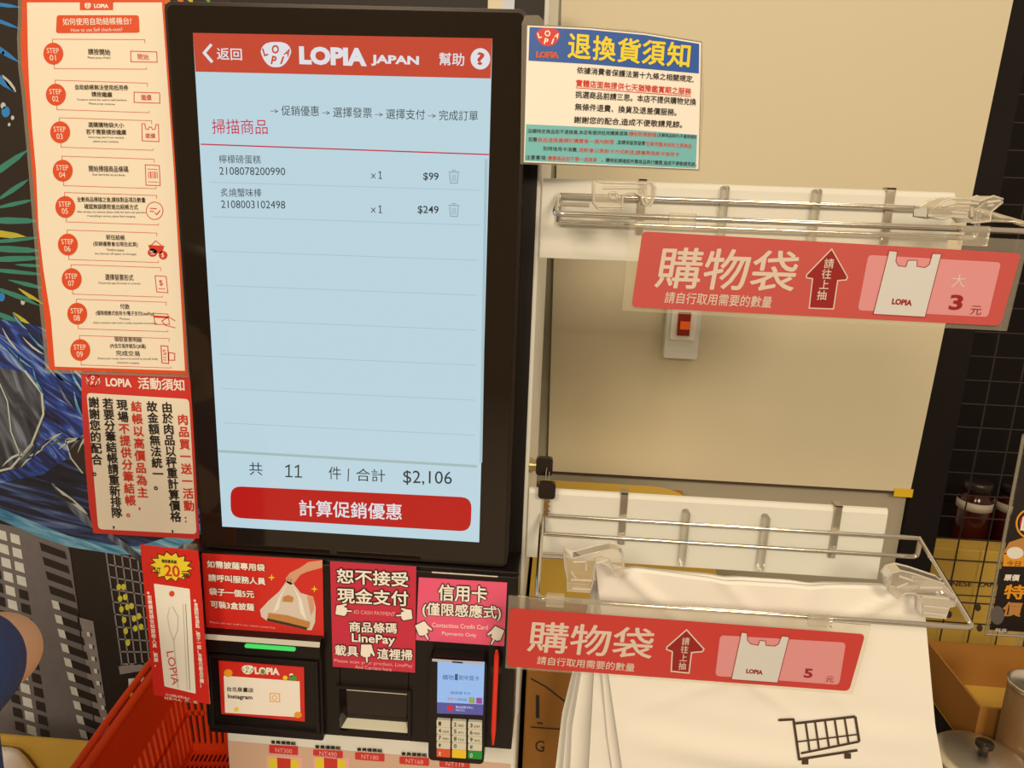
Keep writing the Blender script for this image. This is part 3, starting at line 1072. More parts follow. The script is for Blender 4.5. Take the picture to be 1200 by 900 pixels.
S.ell(*z8(930, 308), 5, 3.4, 'ink_green', 3)
S.ell(*z8(915, 275), 2.4, 1.8, 'ink_cream', 3)
S.ell(*z8(335, 640), 2.6, 2.6, 'ink_yellow', 3)
tag(S.build('social_media_card'), 'small red bordered card on the receipt printer cover', 'card')

# acrylic cutlery sign left of the module
S = Sheet(-.048, th=.002)
def zs(x, y):
    return (x / 3.215, 620 + y / 3.215)
S.slab([zs(528, 60), zs(745, 85), zs(790, 660), zs(580, 625)], 'sign_red')
bc = zs(646, 141)
burst, burst2 = [], []
for k in range(28):
    t = 2 * math.pi * k / 28
    f = 1.0 if k % 2 == 0 else .74
    burst.append((bc[0] + 25 * f * math.cos(t), bc[1] + 17 * f * math.sin(t) + 2 * math.cos(t)))
    burst2.append((bc[0] + 27 * f * math.cos(t), bc[1] + 18.6 * f * math.sin(t) + 2 * math.cos(t)))
S.poly(burst2, 'ink_black', 1)
S.poly(burst, 'ink_yellow', 2)
S.t('NT', *zs(584, 166), *zs(608, 168), 7, 'ink_black', 3, .02)
S.t('20', *zs(622, 176), *zs(680, 181), 13.5, 'ink_red', 3, .02)
S.t('元', *zs(685, 182), *zs(716, 184), 8, 'ink_black', 3, .02)
S.t('環保餐具組', *zs(610, 126), *zs(668, 130), 4.2, 'ink_black', 3, .03)
S.rr([zs(580, 205), zs(715, 225), zs(738, 620), zs(620, 592)], 1.5, 'bag_print_light', 1)
S.ell(*zs(648, 243), 3.2, 3.4, 'poster_orange', 2)
mat('packet_shade', (205, 184, 150), .5)
S.line([zs(650, 290), zs(672, 330), zs(670, 380), zs(655, 420), zs(672, 600)], 1.2, 'packet_shade', 2)
S.line([zs(640, 292), zs(632, 330), zs(640, 380), zs(655, 420)], .9, 'packet_shade', 2)
S.line([zs(690, 280), zs(706, 605)], 1.0, 'packet_shade', 2)
S.line([zs(700, 282), zs(716, 605)], .7, 'ink_grey', 2)
S.t('LOPIA', *zs(628, 462), *zs(650, 588), 8.5, 'poster_red', 3, .0, perp=True)
S.col('※若需購買請告知服務人員,謝謝。', 175.2, 695, 184, 779, 5.4, 'ink_cream', 2, .02)
S.col('※食器附有湯匙、筷子一組(含餐巾紙及牙籤)', 229.6, 704, 237.4, 803, 5.2, 'ink_cream', 2, .02)
S.t('尺寸規格:長約18cm', *zs(625, 628), *zs(715, 642), 3.2, 'ink_cream', 2)
S.t('材質:PLA、竹、紙', *zs(620, 640), *zs(745, 658), 3.2, 'ink_cream', 2)
tag(S.build('cutlery_sign'), 'tall red sign with a wrapped spoon set and yellow price burst beside the printer', 'sign')
# its clear stand-off
b = MB()
q0 = at(236, 650, -.048)
b.box((-.043, -.0455, q0.z - .05), (-.026, -.0122, q0.z - .006), 'clear_acrylic')
b.build('sign_bracket')
o_ = bpy.data.objects['sign_bracket']
tag(o_, 'small clear bracket holding the spoon sign to the kiosk', 'bracket')

# ------------------------------------------------------------------ poster of nine steps
S = Sheet(.022, th=.0006)
left = [(25, -40), (26, 20), (24.5, 45), (26, 80), (30, 110), (33.5, 150), (38, 200), (42, 250), (46, 300), (49, 340), (53, 380), (58, 433)]
S.slab([(x - 4.5, y) for x, y in left] + [(57, 437)] + [(221, 442.5), (221.5, 438), (206, 200), (193, 8), (189.5, -40)], 'laminate')
S.poly(left + [(220, 439), (206, 200), (193, 8), (189.5, -40)], 'poster_orange', 1)
S.poly([(32, 3), (33, 60), (34.5, 100), (38, 150), (42.5, 200), (45.5, 267), (51, 315), (60, 373), (64.5, 429.5), (217, 434.5), (204, 200), (190, 3)], 'paper_cream', 2)
S.poly([(94, 0), (133, 0), (133, 12), (94, 12)], 'poster_orange', 3)
logo(S, 103.5, 7, 8, 6.4, 'ink_cream', 'poster_orange', 4)
S.t('LOPIA', 111, 9.6, 128, 10, 5, 'ink_cream', 4, .05)
S.rr([(67, 18), (163, 18), (164, 38.5), (66, 39)], 3, 'poster_orange', 3)
S.t('如何使用自助結帳機台?', 74.5, 30, 155, 29, 8.5, 'ink_cream', 4, .01)
S.t('How to use Self check-outs?', 84, 37.6, 144, 36.6, 4.2, 'ink_cream', 4)
steps = [((63, 63), ['請按開始', 'Please press START'], (26, 27)), ((66, 111), ['自助結帳無法使用抵用券', '請按繼續', 'Coupons cannot be used at self-checkout', 'Please press continue'], (62, 24, 58, 30)),
         ((71, 155), ['選購購物袋大小', '若不需要請按繼續', 'Select bag size if not needed,', 'please press continue.'], (42, 47, 42, 30)), ((74, 200), ['開始掃描商品條碼', 'Scan barcodes on products'], (46, 38)),
         ((77, 242.5), ['全數商品掃描之後,請核對品項及數量', '確認無誤請按進出結帳方式', 'After all items are scanned, please verify the items and quantities', 'if everything is correct, please finish shopping'], (80, 63, 80, 56)),
         ((80, 286.5), ['前往結帳', '(促銷優惠會出現在此頁)', 'Proceed to checkout', '(any discount will appear on this page)'], (22, 52, 20, 48)), ((84.5, 327), ['選擇發票形式', 'Choose the type of invoice or e-invoice'], (33, 49)),
         ((91, 367.5), ['付款', '(僅限感應式信用卡/電子支付LinePay)', 'Payment', '(Only contactless credit cards or mobile e-payment are accepted)'], (11, 68, 12, 74)),
         ((94.5, 410), ['領取發票明細', '(內含交易序號及QR碼)', '完成交易', 'Receive your receipt, items to be packed by yourself, kindly', 'transaction complete'], (32, 42, 28, 70, 26))]
for i, ((cx, cy), lines, ws) in enumerate(steps):
    S.ell(cx, cy, 11.6, 12.8, 'poster_orange', 4)
    S.t('STEP', cx - 7, cy - .5, cx + 7, cy - .3, 6, 'ink_cream', 5)
    S.t('0%d' % (i + 1), cx - 3.6, cy + 8, cx + 3.6, cy + 8.1, 6.4, 'ink_cream', 5)
    xr = cx + 107 + (0 if i < 5 else -3)
    sl_ = .6 if i == 0 else 3.6
    S.line([(cx - 1, cy - 12), (cx - 1, cy - 17), (xr, cy - 17 + sl_), (xr, cy - 13 + sl_)], .6, 'ink_red', 3)
    S.line([(cx + 1, cy + 12), (cx + 1, cy + 17.5), (xr + 2, cy + 17.5 + sl_), (xr + 2, cy + 15.5 + sl_)], .6, 'ink_red', 3)
    mid = cx + 54 + (2 if i > 4 else 0)
    n = len(lines)
    zh = [l for l in lines if ord(l[1]) > 255]
    hh = [7.2 if q < len(zh) else 3 for q in range(n)]
    if n > 3:
        hh = [6.2 if q < len(zh) else 2.8 for q in range(n)]
    tot = sum(hh) + 2.0 * (n - 1)
    y = cy - tot / 2 + .5
    for tx, hq, wq in zip(lines, hh, ws):
        y += hq
        S.t(tx, mid - wq / 2, y - .4, mid + wq / 2, y + .4, hq, 'ink_brown', 4, .012 if hq > 5 else 0)
        y += 2.0
S.line([(153.5, 60), (184, 61), (184.5, 73), (153.8, 72.4)], .9, 'ink_red', 3, True)
S.t('開始', 162, 70, 175, 70.5, 7, 'ink_red', 4)
S.line([(157.5, 108), (187.5, 109), (187.5, 121), (157.5, 120)], .9, 'ink_red', 3, True)
S.t('繼續', 166, 117.5, 178, 118, 7, 'ink_red', 4)
S.line([(166.5, 145), (170, 145), (171, 151), (174, 152), (175, 149), (178, 149), (179, 152), (182, 151.5), (183, 146), (186, 146), (186.5, 166), (167, 165)], .9, 'ink_red', 3, True)
S.t('繼續', 171, 162, 182.5, 162.4, 6, 'ink_red', 4)
S.line([(170.5, 193), (187, 194), (188, 217.5), (171.5, 217)], .9, 'ink_red', 3, True)
for q in range(5):
    S.line([(174.3 + q * 2.5, 201), (174.8 + q * 2.5, 209)], 1.2 if q % 2 else .7, 'ink_red', 4)
S.line([(173, 198), (185, 198.6)], .6, 'ink_red', 4)
S.line([(174, 213), (186, 213.6)], .6, 'ink_red', 4)
S.line([(181.5 + 9.8 * math.cos(t), 247 + 10.2 * math.sin(t)) for t in [k * math.pi / 12 for k in range(24)]], .9, 'ink_red', 3, True)
S.line([(176, 244), (184, 244.6)], 1, 'ink_red', 4)
S.line([(176, 247.5), (181, 247.8)], 1, 'ink_red', 4)
S.line([(182, 249), (184, 251.5), (188, 246.5)], 1, 'ink_red', 4)
S.poly([(174, 287), (193, 288), (190, 297), (177, 296)], 'ink_red', 4)
S.line([(177, 288), (183, 282), (190, 288)], .9, 'ink_red', 4)
S.ell(179, 296, 5.5, 4.8, 'ink_red', 4)
S.ell(191.5, 299, 5, 5, 'ink_red', 4)
S.t('$', 189.8, 302, 193, 302, 6, 'ink_cream', 5)
S.t('%', 176.5, 298.5, 181.5, 298.5, 5, 'ink_cream', 5)
S.line([(182, 323), (195, 324), (197, 343), (184, 342)], .9, 'ink_red', 3, True)
S.t('$', 187, 335, 191.5, 335.2, 7, 'ink_red', 4)
S.line([(186, 338), (194, 338.5)], .7, 'ink_red', 4)
S.line([(180, 367), (197, 368), (199, 380), (182, 380)], .9, 'ink_red', 3, True)
S.poly([(180.5, 369.5), (197.5, 370.5), (197.8, 373), (181, 372)], 'ink_red', 4)
S.line([(206, 376), (198, 371), (190, 376), (194, 381), (206, 384)], .9, 'ink_red', 4)
S.line([(189, 405), (197, 405.6), (198, 426), (190, 425)], 1.1, 'ink_red', 3, True)
S.line([(198, 413), (205, 414), (205, 422), (198, 422)], 1.1, 'ink_red', 3, True)
S.t('S', 191.5, 415.5, 195.5, 415.8, 6, 'ink_red', 4)
S.line([(191.5, 418.5), (195.5, 418.8)], .8, 'ink_red', 4)
S.line([(191.5, 421.5), (195.5, 421.8)], .8, 'ink_red', 4)
tag(S.build('steps_poster'), 'tall orange bordered laminated poster of nine steps left of the screen', 'poster')

# activity notice beneath it
S = Sheet(.026, th=.0006)
def zp(x, y):
    return (60 + x / 4.09, 420 + y / 4.09)
S.slab([zp(143, 68), zp(150, 300), zp(165, 520), zp(182, 720), zp(203, 838), zp(710, 868), zp(668, 100), zp(664, 68)], 'poster_red')
S.rr([zp(170, 165), zp(661, 195), zp(697, 842), zp(226, 818)], 5, 'paper_cream', 1)
logo(S, *zp(202, 105), 17, 14, 'poster_red', 'ink_cream', 2)
S.line([(109.5 + 8.2 * math.cos(t), 445.6 + 6.6 * math.sin(t)) for t in [k * math.pi / 10 for k in range(20)]], .8, 'ink_cream', 2, True)
S.t('LOPIA', *zp(265, 133), *zp(388, 138), 9.8, 'ink_cream', 3, .035)
S.t('活動須知', *zp(420, 146), *zp(642, 157), 14, 'ink_cream', 3, .02)
RD, BK = 'ink_red', 'ink_black'
for tx, a_, c_, cf in (('肉品買一送一活動:', (634, 298), (668, 770), lambda i: RD), ('由於肉品以秤重計算價格,', (558, 240), (604, 815), lambda i: BK), ('故金額無法統一。', (486, 236), (520, 612), lambda i: BK),
                       ('結帳以高價品為主,', (412, 236), (446, 706), lambda i: RD), ('現場不提供分筆結帳。', (343, 228), (388, 742), lambda i: BK if i < 2 else RD),
                       ('若要分筆結帳請重新排隊,', (276, 222), (322, 796), lambda i: BK), ('謝謝您的配合。', (208, 216), (226, 545), lambda i: BK)):
    S.col(tx, *zp(*a_), *zp(*c_), 13, None, 3, .028, cf)
tag(S.build('activity_notice'), 'red bordered notice with upright columns of black and red characters', 'notice')

# blue returns notice right of the screen, turned a little away
a_, b_, c_ = at(612, 191, -.004), at(614.4, 29, -.004), at(822, 49, .05)
nrm = (b_ - a_).cross(c_ - a_).normalized()
if nrm.y > 0:
    nrm = -nrm
S = Sheet((a_, nrm), th=.0008)
def zb(x, y):
    return (600 + x / 4.5, 10 + y / 4.5)
S.slab([zb(52, 85), zb(70, 36), zb(140, 34), zb(165, 60), zb(170, 82), zb(640, 112), zb(1004, 172), zb(1012, 500), zb(990, 860), zb(44, 820)], 'laminate')
S.poly([zb(66, 86), zb(400, 100), zb(700, 128), zb(1001, 176), zb(985, 853), zb(56, 815)], 'ink_grey', 1)
S.poly([zb(80, 90), zb(400, 104), zb(700, 132), zb(997, 180), zb(982, 848), zb(62, 810)], 'paper_white', 2)
S.poly([zb(92, 98), zb(400, 112), zb(700, 140), zb(986, 187), zb(984, 343), zb(700, 318), zb(400, 293), zb(86, 275)], 'blue_panel', 3)
S.poly([zb(74, 610), zb(500, 630), zb(975, 666), zb(968, 843), zb(66, 803)], 'teal_panel', 3)
logo(S, *zb(188, 152), 27, 20, 'poster_red', 'ink_cream', 4)
S.t('LOPIA', *zb(127, 260), *zb(242, 263), 7, 'poster_red', 5, .03, 'ink_orange', .035)
for i, ch in enumerate('退換貨須知'):
    x = 290 + i * 130
    y = 262 + i * 11
    S.t(ch, *zb(x, y), *zb(x + 122, y + 10), 29.5, 'ink_yellow', 5, .022)
for tx, q0, q1, mm in (('依據消費者保護法第十九條之相關規定,', (340, 344), (955, 392), 'ink_black'), ('實體店面無提供七天猶豫鑑賞期之服務', (335, 412), (942, 458), 'ink_red'),
                       ('挑選商品前請三思。本店不提供購物兌換', (332, 472), (968, 512), 'ink_black'), ('無條件退費、換貨及退差價服務。', (330, 537), (865, 567), 'ink_black'),
                       ('謝謝您的配合,造成不便敬請見諒。', (325, 606), (895, 632), 'ink_black')):
    S.t(tx, *zb(*q0), *zb(*q1), 8.6, mm, 4, .018)
S.line([zb(335, 418), zb(942, 464)], .8, 'ink_red', 4)
for seg in ((('店鋪特定商品恕不退換貨,本店有提供抵用購貨退換', (80, 658), (608, 672), 'ink_black'), ('請依附表辦理', (614, 673), (760, 679), 'ink_red'), ('(生鮮商品除外)不適用規則', (764, 680), (970, 692), 'ink_black')),
            (('如需', (85, 702), (130, 704), 'ink_black'), ('商品退換貨請於購買後一週內辦理', (134, 704), (535, 716), 'ink_red'), (',並請保留原發票', (550, 717), (700, 724), 'ink_black'), ('包裝完整未拆封之原商品', (704, 724), (945, 738), 'ink_red')),
            (('如持信用卡消費,', (162, 750), (345, 758), 'ink_black'), ('退款會以原刷卡方式刷退,請攜帶原刷卡信用卡', (350, 758), (880, 782), 'ink_red')),
            (('注意事項:', (70, 796), (180, 800), 'ink_black'), ('優惠商品恕不單一退換貨', (186, 801), (445, 810), 'ink_red'), ('。購物前請確認所需商品再行購買,造成不便敬請見諒。', (470, 811), (970, 834), 'ink_black'))):
    for tx, q0, q1, mm in seg:
        S.t(tx, *zb(*q0), *zb(*q1), 5.4, mm, 4, .01)
tag(S.build('returns_notice'), 'blue and teal laminated returns notice with a yellow heading, right of the screen', 'notice')

# ------------------------------------------------------------------ card terminal
tm = thing('card_terminal', (.27, -.03, .76), 'black card payment terminal with cream keys and a small lit screen', 'card terminal')
yt = -.029
def z6(x, y):
    return (380 + x / 4.615, 760 + y / 4.615)
t0, t1, t2 = at(*z6(568, 42), yt), at(*z6(880, 62), yt), at(*z6(590, 605), yt)
tx0, tx1, tz1, tz0 = t0.x, t1.x, t0.z, t2.z
b = MB()
b.rbox((tx0, yt, tz0), (tx1, -.0125, tz1), .006, 'black_module')
b.rbox((tx0 + .002, yt - .003, tz0 + .10), (tx1 - .002, yt, tz1 - .002), .004, 'black_module')
b.build('body', tm, bevel=.0015)
b = MB()
b.box((tx0 + .004, yt - .0042, tz1 - .0034), (tx1 - .004, yt - .003, tz1 - .0006), 'post_grey')
b.box(((tx0 + tx1) / 2 - .006, yt - .0052, tz1 - .0026), ((tx0 + tx1) / 2 + .006, yt - .0042, tz1 - .0014), 'black_module')
b.build('card_slot', tm)
S = Sheet(yt - .0034, th=.0004, step=.00015)
S.slab([z6(613, 60), z6(867, 73), z6(858, 360), z6(610, 350)], 'px_blue')
S.poly([z6(611, 290), z6(861, 302), z6(858, 360), z6(610, 350)], 'px_purple', 1)
for cx, cy, r_ in ((735, 105, 10), (715, 120, 8), (765, 112, 7), (745, 130, 12), (700, 135, 6), (780, 130, 6), (735, 190, 6), (735, 215, 7)):
    S.line([(z6(cx, cy)[0] + r_ / 4.6 * math.cos(t), z6(cx, cy)[1] + r_ / 4.6 * math.sin(t)) for t in [k * math.pi / 5 for k in range(10)]], .5, 'px_line', 1, True)
S.t('購物', *z6(640, 168), *z6(700, 170), 6, 'px_navy', 2)
S.t('1', *z6(706, 170), *z6(722, 171), 7.4, 'px_navy', 2, .03)
S.t('刷中獎卡', *z6(728, 170), *z6(838, 175), 6, 'px_navy', 2)
S.t('請感應卡片', *z6(682, 246), *z6(792, 251), 3.6, 'px_navy', 2)
S.rr([z6(782, 262), z6(814, 264), z6(814, 296), z6(782, 294)], 1, 'px_olive', 1)
S.rr([z6(822, 265), z6(854, 267), z6(854, 299), z6(822, 297)], 1, 'px_violet', 1)
S.t('悠遊付', *z6(665, 278), *z6(716, 281), 3.4, 'px_red', 2)
S.t('iPASS', *z6(722, 281), *z6(772, 284), 3, 'px_navy', 2)
S.ell(*z6(682, 321), 3.4, 3.6, 'px_red', 2)
S.t('聯合信用卡中心', *z6(712, 322), *z6(806, 327), 3, 'px_white', 2)
S.t('NCCC', *z6(712, 336), *z6(760, 339), 2, 'px_white', 2)
S.build('screen', tm)['label'] = 'lit blue screen with a purple foot'
keyfaces = ['1', '2', '3', '4', '5', '6', '7', '8', '9', '*', '0', '#', 'X', '', 'O']
cols = ((608, 682), (691, 767), (778, 853))
rows = ((390, 428), (430, 466), (469, 505), (508, 545), (547, 590))
k = 0
for ri, (ra, rb) in enumerate(rows):
    for ci, (ca, cb) in enumerate(cols):
        S = Sheet(yt - .004, th=.005, step=.0002)
        sh = (ci - 1) * 5
        mm = 'key_cream' if ri < 4 else ('key_red', 'key_yellow', 'key_green')[ci]
        S.rr([z6(ca, ra + sh), z6(cb, ra + sh + 5), z6(cb - 1, rb + sh + 5), z6(ca - 1, rb + sh)], 1.2, mm, slab=True)
        if keyfaces[k]:
            S.t(keyfaces[k], *z6(ca + 10, rb + sh - 8), *z6(ca + 24, rb + sh - 7), 4.6, 'ink_brown' if ri < 4 else 'ink_cream', 2, .02)
            if 0 < k < 9:
                S.t(('', 'ABC', 'DEF', 'GHI', 'JKL', 'MNO', 'PQRS', 'TUV', 'WXYZ')[k], *z6(ca + 32, rb + sh - 7), *z6(cb - 10, rb + sh - 5), 2.6, 'ink_brown', 2)
        kb = S.build('key', tm)
        if ri == 4:
            kb['label'] = ('red cancel key', 'yellow key', 'green enter key')[ci]
        k += 1
# red stylus in its holder
s0, s1 = at(*z6(933, 10), -.03), at(*z6(912, 520), -.03)
b = MB()
b.tube([s0, s0 + (s1 - s0) * .06, s0 + (s1 - s0) * .85, s1], [.0016, .0030, .0030, .0012], 'stylus_red', 10)
b.box((s0.x - .006, -.030, s0.z - .030), (s0.x + .006, -.0125, s0.z - .022), 'black_plastic')
tag(b.build('stylus'), 'red stylus pen standing upright beside the card terminal', 'stylus')

# ================================================================== BAG RACKS
RX0, RX1, YBK, YFR = .3725, .8025, .047, -.09


def rack(name, z_up, z_lo, z_fr, strip_top, strip_bot, strip_x1, label, group, metal_x, clear_x):
    r_ = thing(name, (.58, .05, strip_bot), label, 'bag rack', group)
    b = MB()
    # mounting strip, its head rounded over
    prof = [(.050, strip_bot), (.050, strip_top - .006), (.0518, strip_top - .0015), (.055, strip_top), (.060, strip_top - .003), (.060, strip_bot)]
    b.prism([Vector((.3535, y, z)) for y, z in prof], [Vector((strip_x1, y, z)) for y, z in prof], 'strip_white')
    b.build('mounting_strip', r_, bevel=.0008)['label'] = 'white mounting strip'
    b = MB()
    wr = .0028
    for z in (z_up, z_lo):
        b.tube([(RX0, YBK - .004, z), (RX1 - .006, YBK - .004, z)], wr, 'chrome')
    b.tube(fillet([(RX1 - .006, YBK - .004, z_lo), (RX1 + .004, YBK - .004, z_lo), (RX1 + .004, YBK - .004, z_up), (RX1 - .006, YBK - .004, z_up)], .008), wr, 'chrome')
    b.tube([(RX0, YBK - .004, z_lo), (RX0, YBK - .004, z_up)], wr, 'chrome')
    b.tube(fillet([(RX0 - .002, YBK - .004, z_up), (RX0 - .002, YFR, z_fr), (RX1 + .003, YFR, z_fr), (RX1 + .003, YBK - .004, z_up)], .008), wr, 'chrome', 10)
    # short cross bars that carry the clips
    zz = lambda y: z_up + (z_fr - z_up) * (YBK - y) / (YBK - YFR)
    for y in (-.022, -.028):
        b.tube([(RX0 - .002, y, zz(y)), (RX0 + .03, y, zz(y))], .0017, 'chrome')
        b.tube([(RX1 + .003, y, zz(y)), (RX1 - .03, y, zz(y))], .0017, 'chrome')
    b.build('wire_frame', r_)['label'] = 'chrome wire frame'
    for x in metal_x:
        b = MB()
        b.box((x - .004, .0465, z_lo - .010), (x + .004, .0499, strip_top - .012), 'steel')
        b.box((x - .004, .0465, strip_top - .012), (x + .004, .0499, strip_top + .002), 'steel')
        b.box((x - .004, .0465, strip_top + .0005), (x + .004, .0615, strip_top + .0025), 'steel')
        b.tube([(x, .049, z_lo - .006), (x, .0435, z_lo - .006)], .003, 'chrome', 10)
        b.build('bracket', r_)['label'] = 'flat steel bracket'
    for x in clear_x:
        b = MB()
        b.rbox((x - .004, .0400, z_lo - .030), (x + .004, .0499, z_up + .016), .003, 'clip_clear')
        b.build('wire_holder', r_)['label'] = 'clear plastic wire holder'
    return r_


mx = [at(730, 605, .048).x, at(979, 620, .048).x]
cxs = [at(803, 607, .048).x, at(896, 612, .048).x]
zs_top, zs_bot = at(620, 572, .05).z, at(620, 653, .05).z
lower = rack('bag_rack', 1.0700, 1.0465, 1.0360, zs_top, zs_bot, at(1041, 600, .05).x, 'lower white and chrome wire rack holding the white bags', 'wire bag racks', mx, cxs)
zt_top, zt_bot = at(630, 208, .05).z, at(630, 302, .05).z
upper = rack('bag_rack', 1.4385, 1.4105, 1.4225, zt_top, zt_bot, at(1120, 228, .05).x, 'upper white and chrome wire rack without bags', 'wire bag racks',
             [at(752, 235, .048).x, at(1043, 235, .048).x], [at(848, 230, .048).x, at(955, 235, .048).x])


def clip(parent, pts, Y, th, ridge=None):
    b = MB()
    A = [at(*p, Y) for p in pts]
    b.prism(A, [p + Vector((0, th, 0)) for p in A], 'clip_clear')
    for f_ in (0, th):
        b.tube([p + Vector((0, f_, 0)) for p in A], .0010, 'clip_edge', 6, True)
    if ridge:
        for p, q in ridge:
            b.tube([at(*p, Y - .001), at(*q, Y - .001)], .0014, 'clip_edge', 6)
    b.build('bag_clip', parent)['label'] = 'clear plastic hook clip'


zl3 = lambda x, y: (640 + x / 8.57, 620 + y / 8.57)
clip(lower, [zl3(*p) for p in ((180, 250), (270, 295), (480, 240), (640, 205), (720, 220), (762, 260), (778, 330), (775, 420), (745, 480), (685, 480), (670, 430), (640, 375), (560, 340), (492, 360), (470, 530), (440, 635), (210, 620), (210, 470), (190, 390))], -.056, .016,
     [(zl3(270, 330), zl3(400, 330)), (zl3(250, 510), zl3(460, 520)), (zl3(260, 600), zl3(440, 610)), (zl3(400, 310), zl3(400, 420)), (zl3(250, 430), zl3(300, 500)), (zl3(500, 340), zl3(620, 310))])
zr3 = lambda x, y: (840 + x / 3.75, 550 + y / 3.75)
clip(lower, [zr3(*p) for p in ((748, 480), (770, 455), (810, 445), (870, 460), (960, 490), (990, 500), (1030, 545), (1050, 560), (1050, 600), (1020, 605), (1005, 655), (905, 645), (903, 580), (870, 545), (830, 545), (795, 568), (765, 540))], -.056, .016,
     [(zr3(890, 520), zr3(990, 520)), (zr3(900, 560), zr3(1020, 570)), (zr3(905, 600), zr3(1015, 612)), (zr3(905, 630), zr3(1005, 640)), (zr3(800, 470), zr3(860, 490)), (zr3(790, 520), zr3(840, 500))])
zu = lambda x, y: (600 + x / 6, 190 + y / 6)
clip(upper, [zu(*p) for p in ((575, 130), (640, 142), (940, 150), (985, 140), (1008, 180), (1005, 250), (970, 310), (930, 300), (905, 235), (860, 215), (780, 235), (780, 330), (610, 330), (575, 290))], -.034, .03,
     [(zu(640, 180), zu(900, 180)), (zu(690, 215), zu(735, 215)), (zu(690, 255), zu(735, 255)), (zu(690, 215), zu(690, 255)), (zu(735, 215), zu(735, 255)), (zu(610, 310), zu(770, 312)), (zu(930, 180), zu(950, 290))])
zv = lambda x, y: (1040 + x / 7.5, 210 + y / 7.5)
clip(upper, [zv(*p) for p in ((355, 250), (420, 245), (480, 200), (560, 170), (660, 168), (820, 190), (930, 148), (1015, 175), (1010, 205), (910, 285), (905, 370), (740, 385), (700, 340), (560, 330), (480, 352), (350, 332))], -.036, .03,
     [(zv(480, 240), zv(620, 205)), (zv(620, 205), zv(800, 215)), (zv(560, 290), zv(700, 300)), (zv(870, 205), zv(990, 190)), (zv(880, 235), zv(930, 225)), (zv(740, 240), zv(740, 330))])


# ------------------------------------------------------------------ red price signs clipped to the front wires
def bag_sign(Y, holder, red, T, dark_end, label, hooks, up):
    sg = thing('bag_price_sign', at(*red[3], Y), label, 'price sign', 'red shopping bag price signs')
    H = Sheet(Y + .0012, th=.0016)
    H.slab(holder, 'clear_acrylic')
    H.build('holder', sg)['label'] = 'clear acrylic holder'
    for (xa, ya), (xb, yb) in hooks:
        b = MB()
        p_, q_ = at(xa, ya, Y), at(xb, yb, Y)
        b.rbox((p_.x, Y + .001, q_.z), (q_.x, Y + .0052, p_.z), .0015, 'clip_clear')
        b.build('hanger', sg)['label'] = 'clear plastic hanger'
    S = Sheet(Y, th=.0006)
    S.rr(red, 6, 'film_red_veiled' if 'big' in T else 'film_red', slab=True)
    S.t('購物袋', *T['t1'], T['h1'], 'film_cream', 2, .012, up=up)
    S.t('請自行取用需要的數量', *T['t2'], T['h2'], 'film_cream', 2, .01, up=up)
    ar = T['arrow']
    S.line(ar, T['aw'], 'film_cream', 2, True)
    S.poly(ar, 'film_dark', 1)
    S.col('請往上抽', *T['v'], T['vs'], 'film_cream', 3, .01)
    S.rr(T['panel'], 5, 'film_pink', 1)
    S.poly(T['bag'], 'film_white', 2)
    S.line(T['bag'], .8, 'film_dark', 3, True)
    S.t('LOPIA', *T['lopia'], T['hl'], 'film_dark', 3, .05, up=up)
    S.t(T['num'][0], *T['num'][1], T['hn'], 'film_dark', 3, .03, up=up)
    S.t('元', *T['yuan'], T['hy'], 'film_dark', 3, up=up)
    if 'big' in T:
        S.t('大', *T['big'], 15, 'film_cream', 2, up=up)
    S.build('printed_insert', sg)['label'] = 'red printed insert'
    return sg


za = lambda x, y: (900 + x / 4, 190 + y / 4)
bag_sign(-.098, [(738, 258), (1206, 281), (1180, 388), (729, 364)], [(753, 271), (1197, 297), (1172, 382), (740, 360)],
         dict(t1=(768, 337), h1=48, t2=(778, 355), h2=13.5, aw=1.4, arrow=[za(*p) for p in ((298, 407), (372, 538), (366, 552), (326, 555), (306, 688), (192, 684), (208, 546), (180, 542), (180, 528))],
              v=(970.5, 310, 962, 347), vs=12, panel=[za(470, 435), za(1092, 470), za(1030, 726), za(420, 694)],
              bag=[za(*p) for p in ((567, 415), (605, 418), (598, 465), (610, 486), (645, 490), (655, 460), (698, 460), (697, 488), (735, 494), (755, 480), (770, 428), (812, 430), (735, 726), (492, 712))],
              lopia=(1044.5, 356.5, 1068, 358.5), hl=7, num=('3', (1111, 363, 1126.5, 363.5)), hn=18, yuan=(1136, 368.5, 1149, 369.2), hy=10.5, big=(1114, 336, 1130, 336.6)) | dict(t1=(766, 337, 929, 343), t2=(778, 355, 903, 361)),
         None, 'upper red bag price sign showing 3, hanging from the empty rack', [((785, 249), (815, 270)), ((1129, 264), (1158, 289))], .17)
zc_ = lambda x, y: (780 + x / 4.615, 720 + y / 4.615)
bag_sign(-.098, [(596, 698), (1021, 733), (999, 814), (592, 783)], [(596.5, 712.5), (1014, 743.5), (995, 810), (593.5, 781)],
         dict(t1=(617, 763, 763, 773), h1=36, t2=(629, 778, 743, 787), h2=9.6, aw=1.6, arrow=[zc_(*p) for p in ((113, 82), (207, 186), (198, 200), (140, 205), (126, 316), (30, 306), (36, 200), (5, 188), (6, 176))],
              v=(803, 752, 799, 781), vs=9.4, panel=[zc_(295, 112), zc_(975, 152), zc_(938, 380), zc_(268, 332)],
              bag=[zc_(*p) for p in ((410, 95), (440, 100), (442, 140), (460, 158), (500, 166), (508, 140), (540, 142), (542, 166), (590, 170), (610, 158), (628, 115), (668, 120), (605, 368), (355, 350))],
              lopia=(874, 788.5, 893.5, 790.5), hl=5.4, num=('5', (941.5, 793.7, 951.5, 794.4)), hn=10.8, yuan=(967, 799, 976.5, 799.6), hy=7),
         None, 'lower red bag price sign showing 5, hanging before the white bags', [((640, 697), (661, 713)), ((949, 722), (975, 737))], .12)


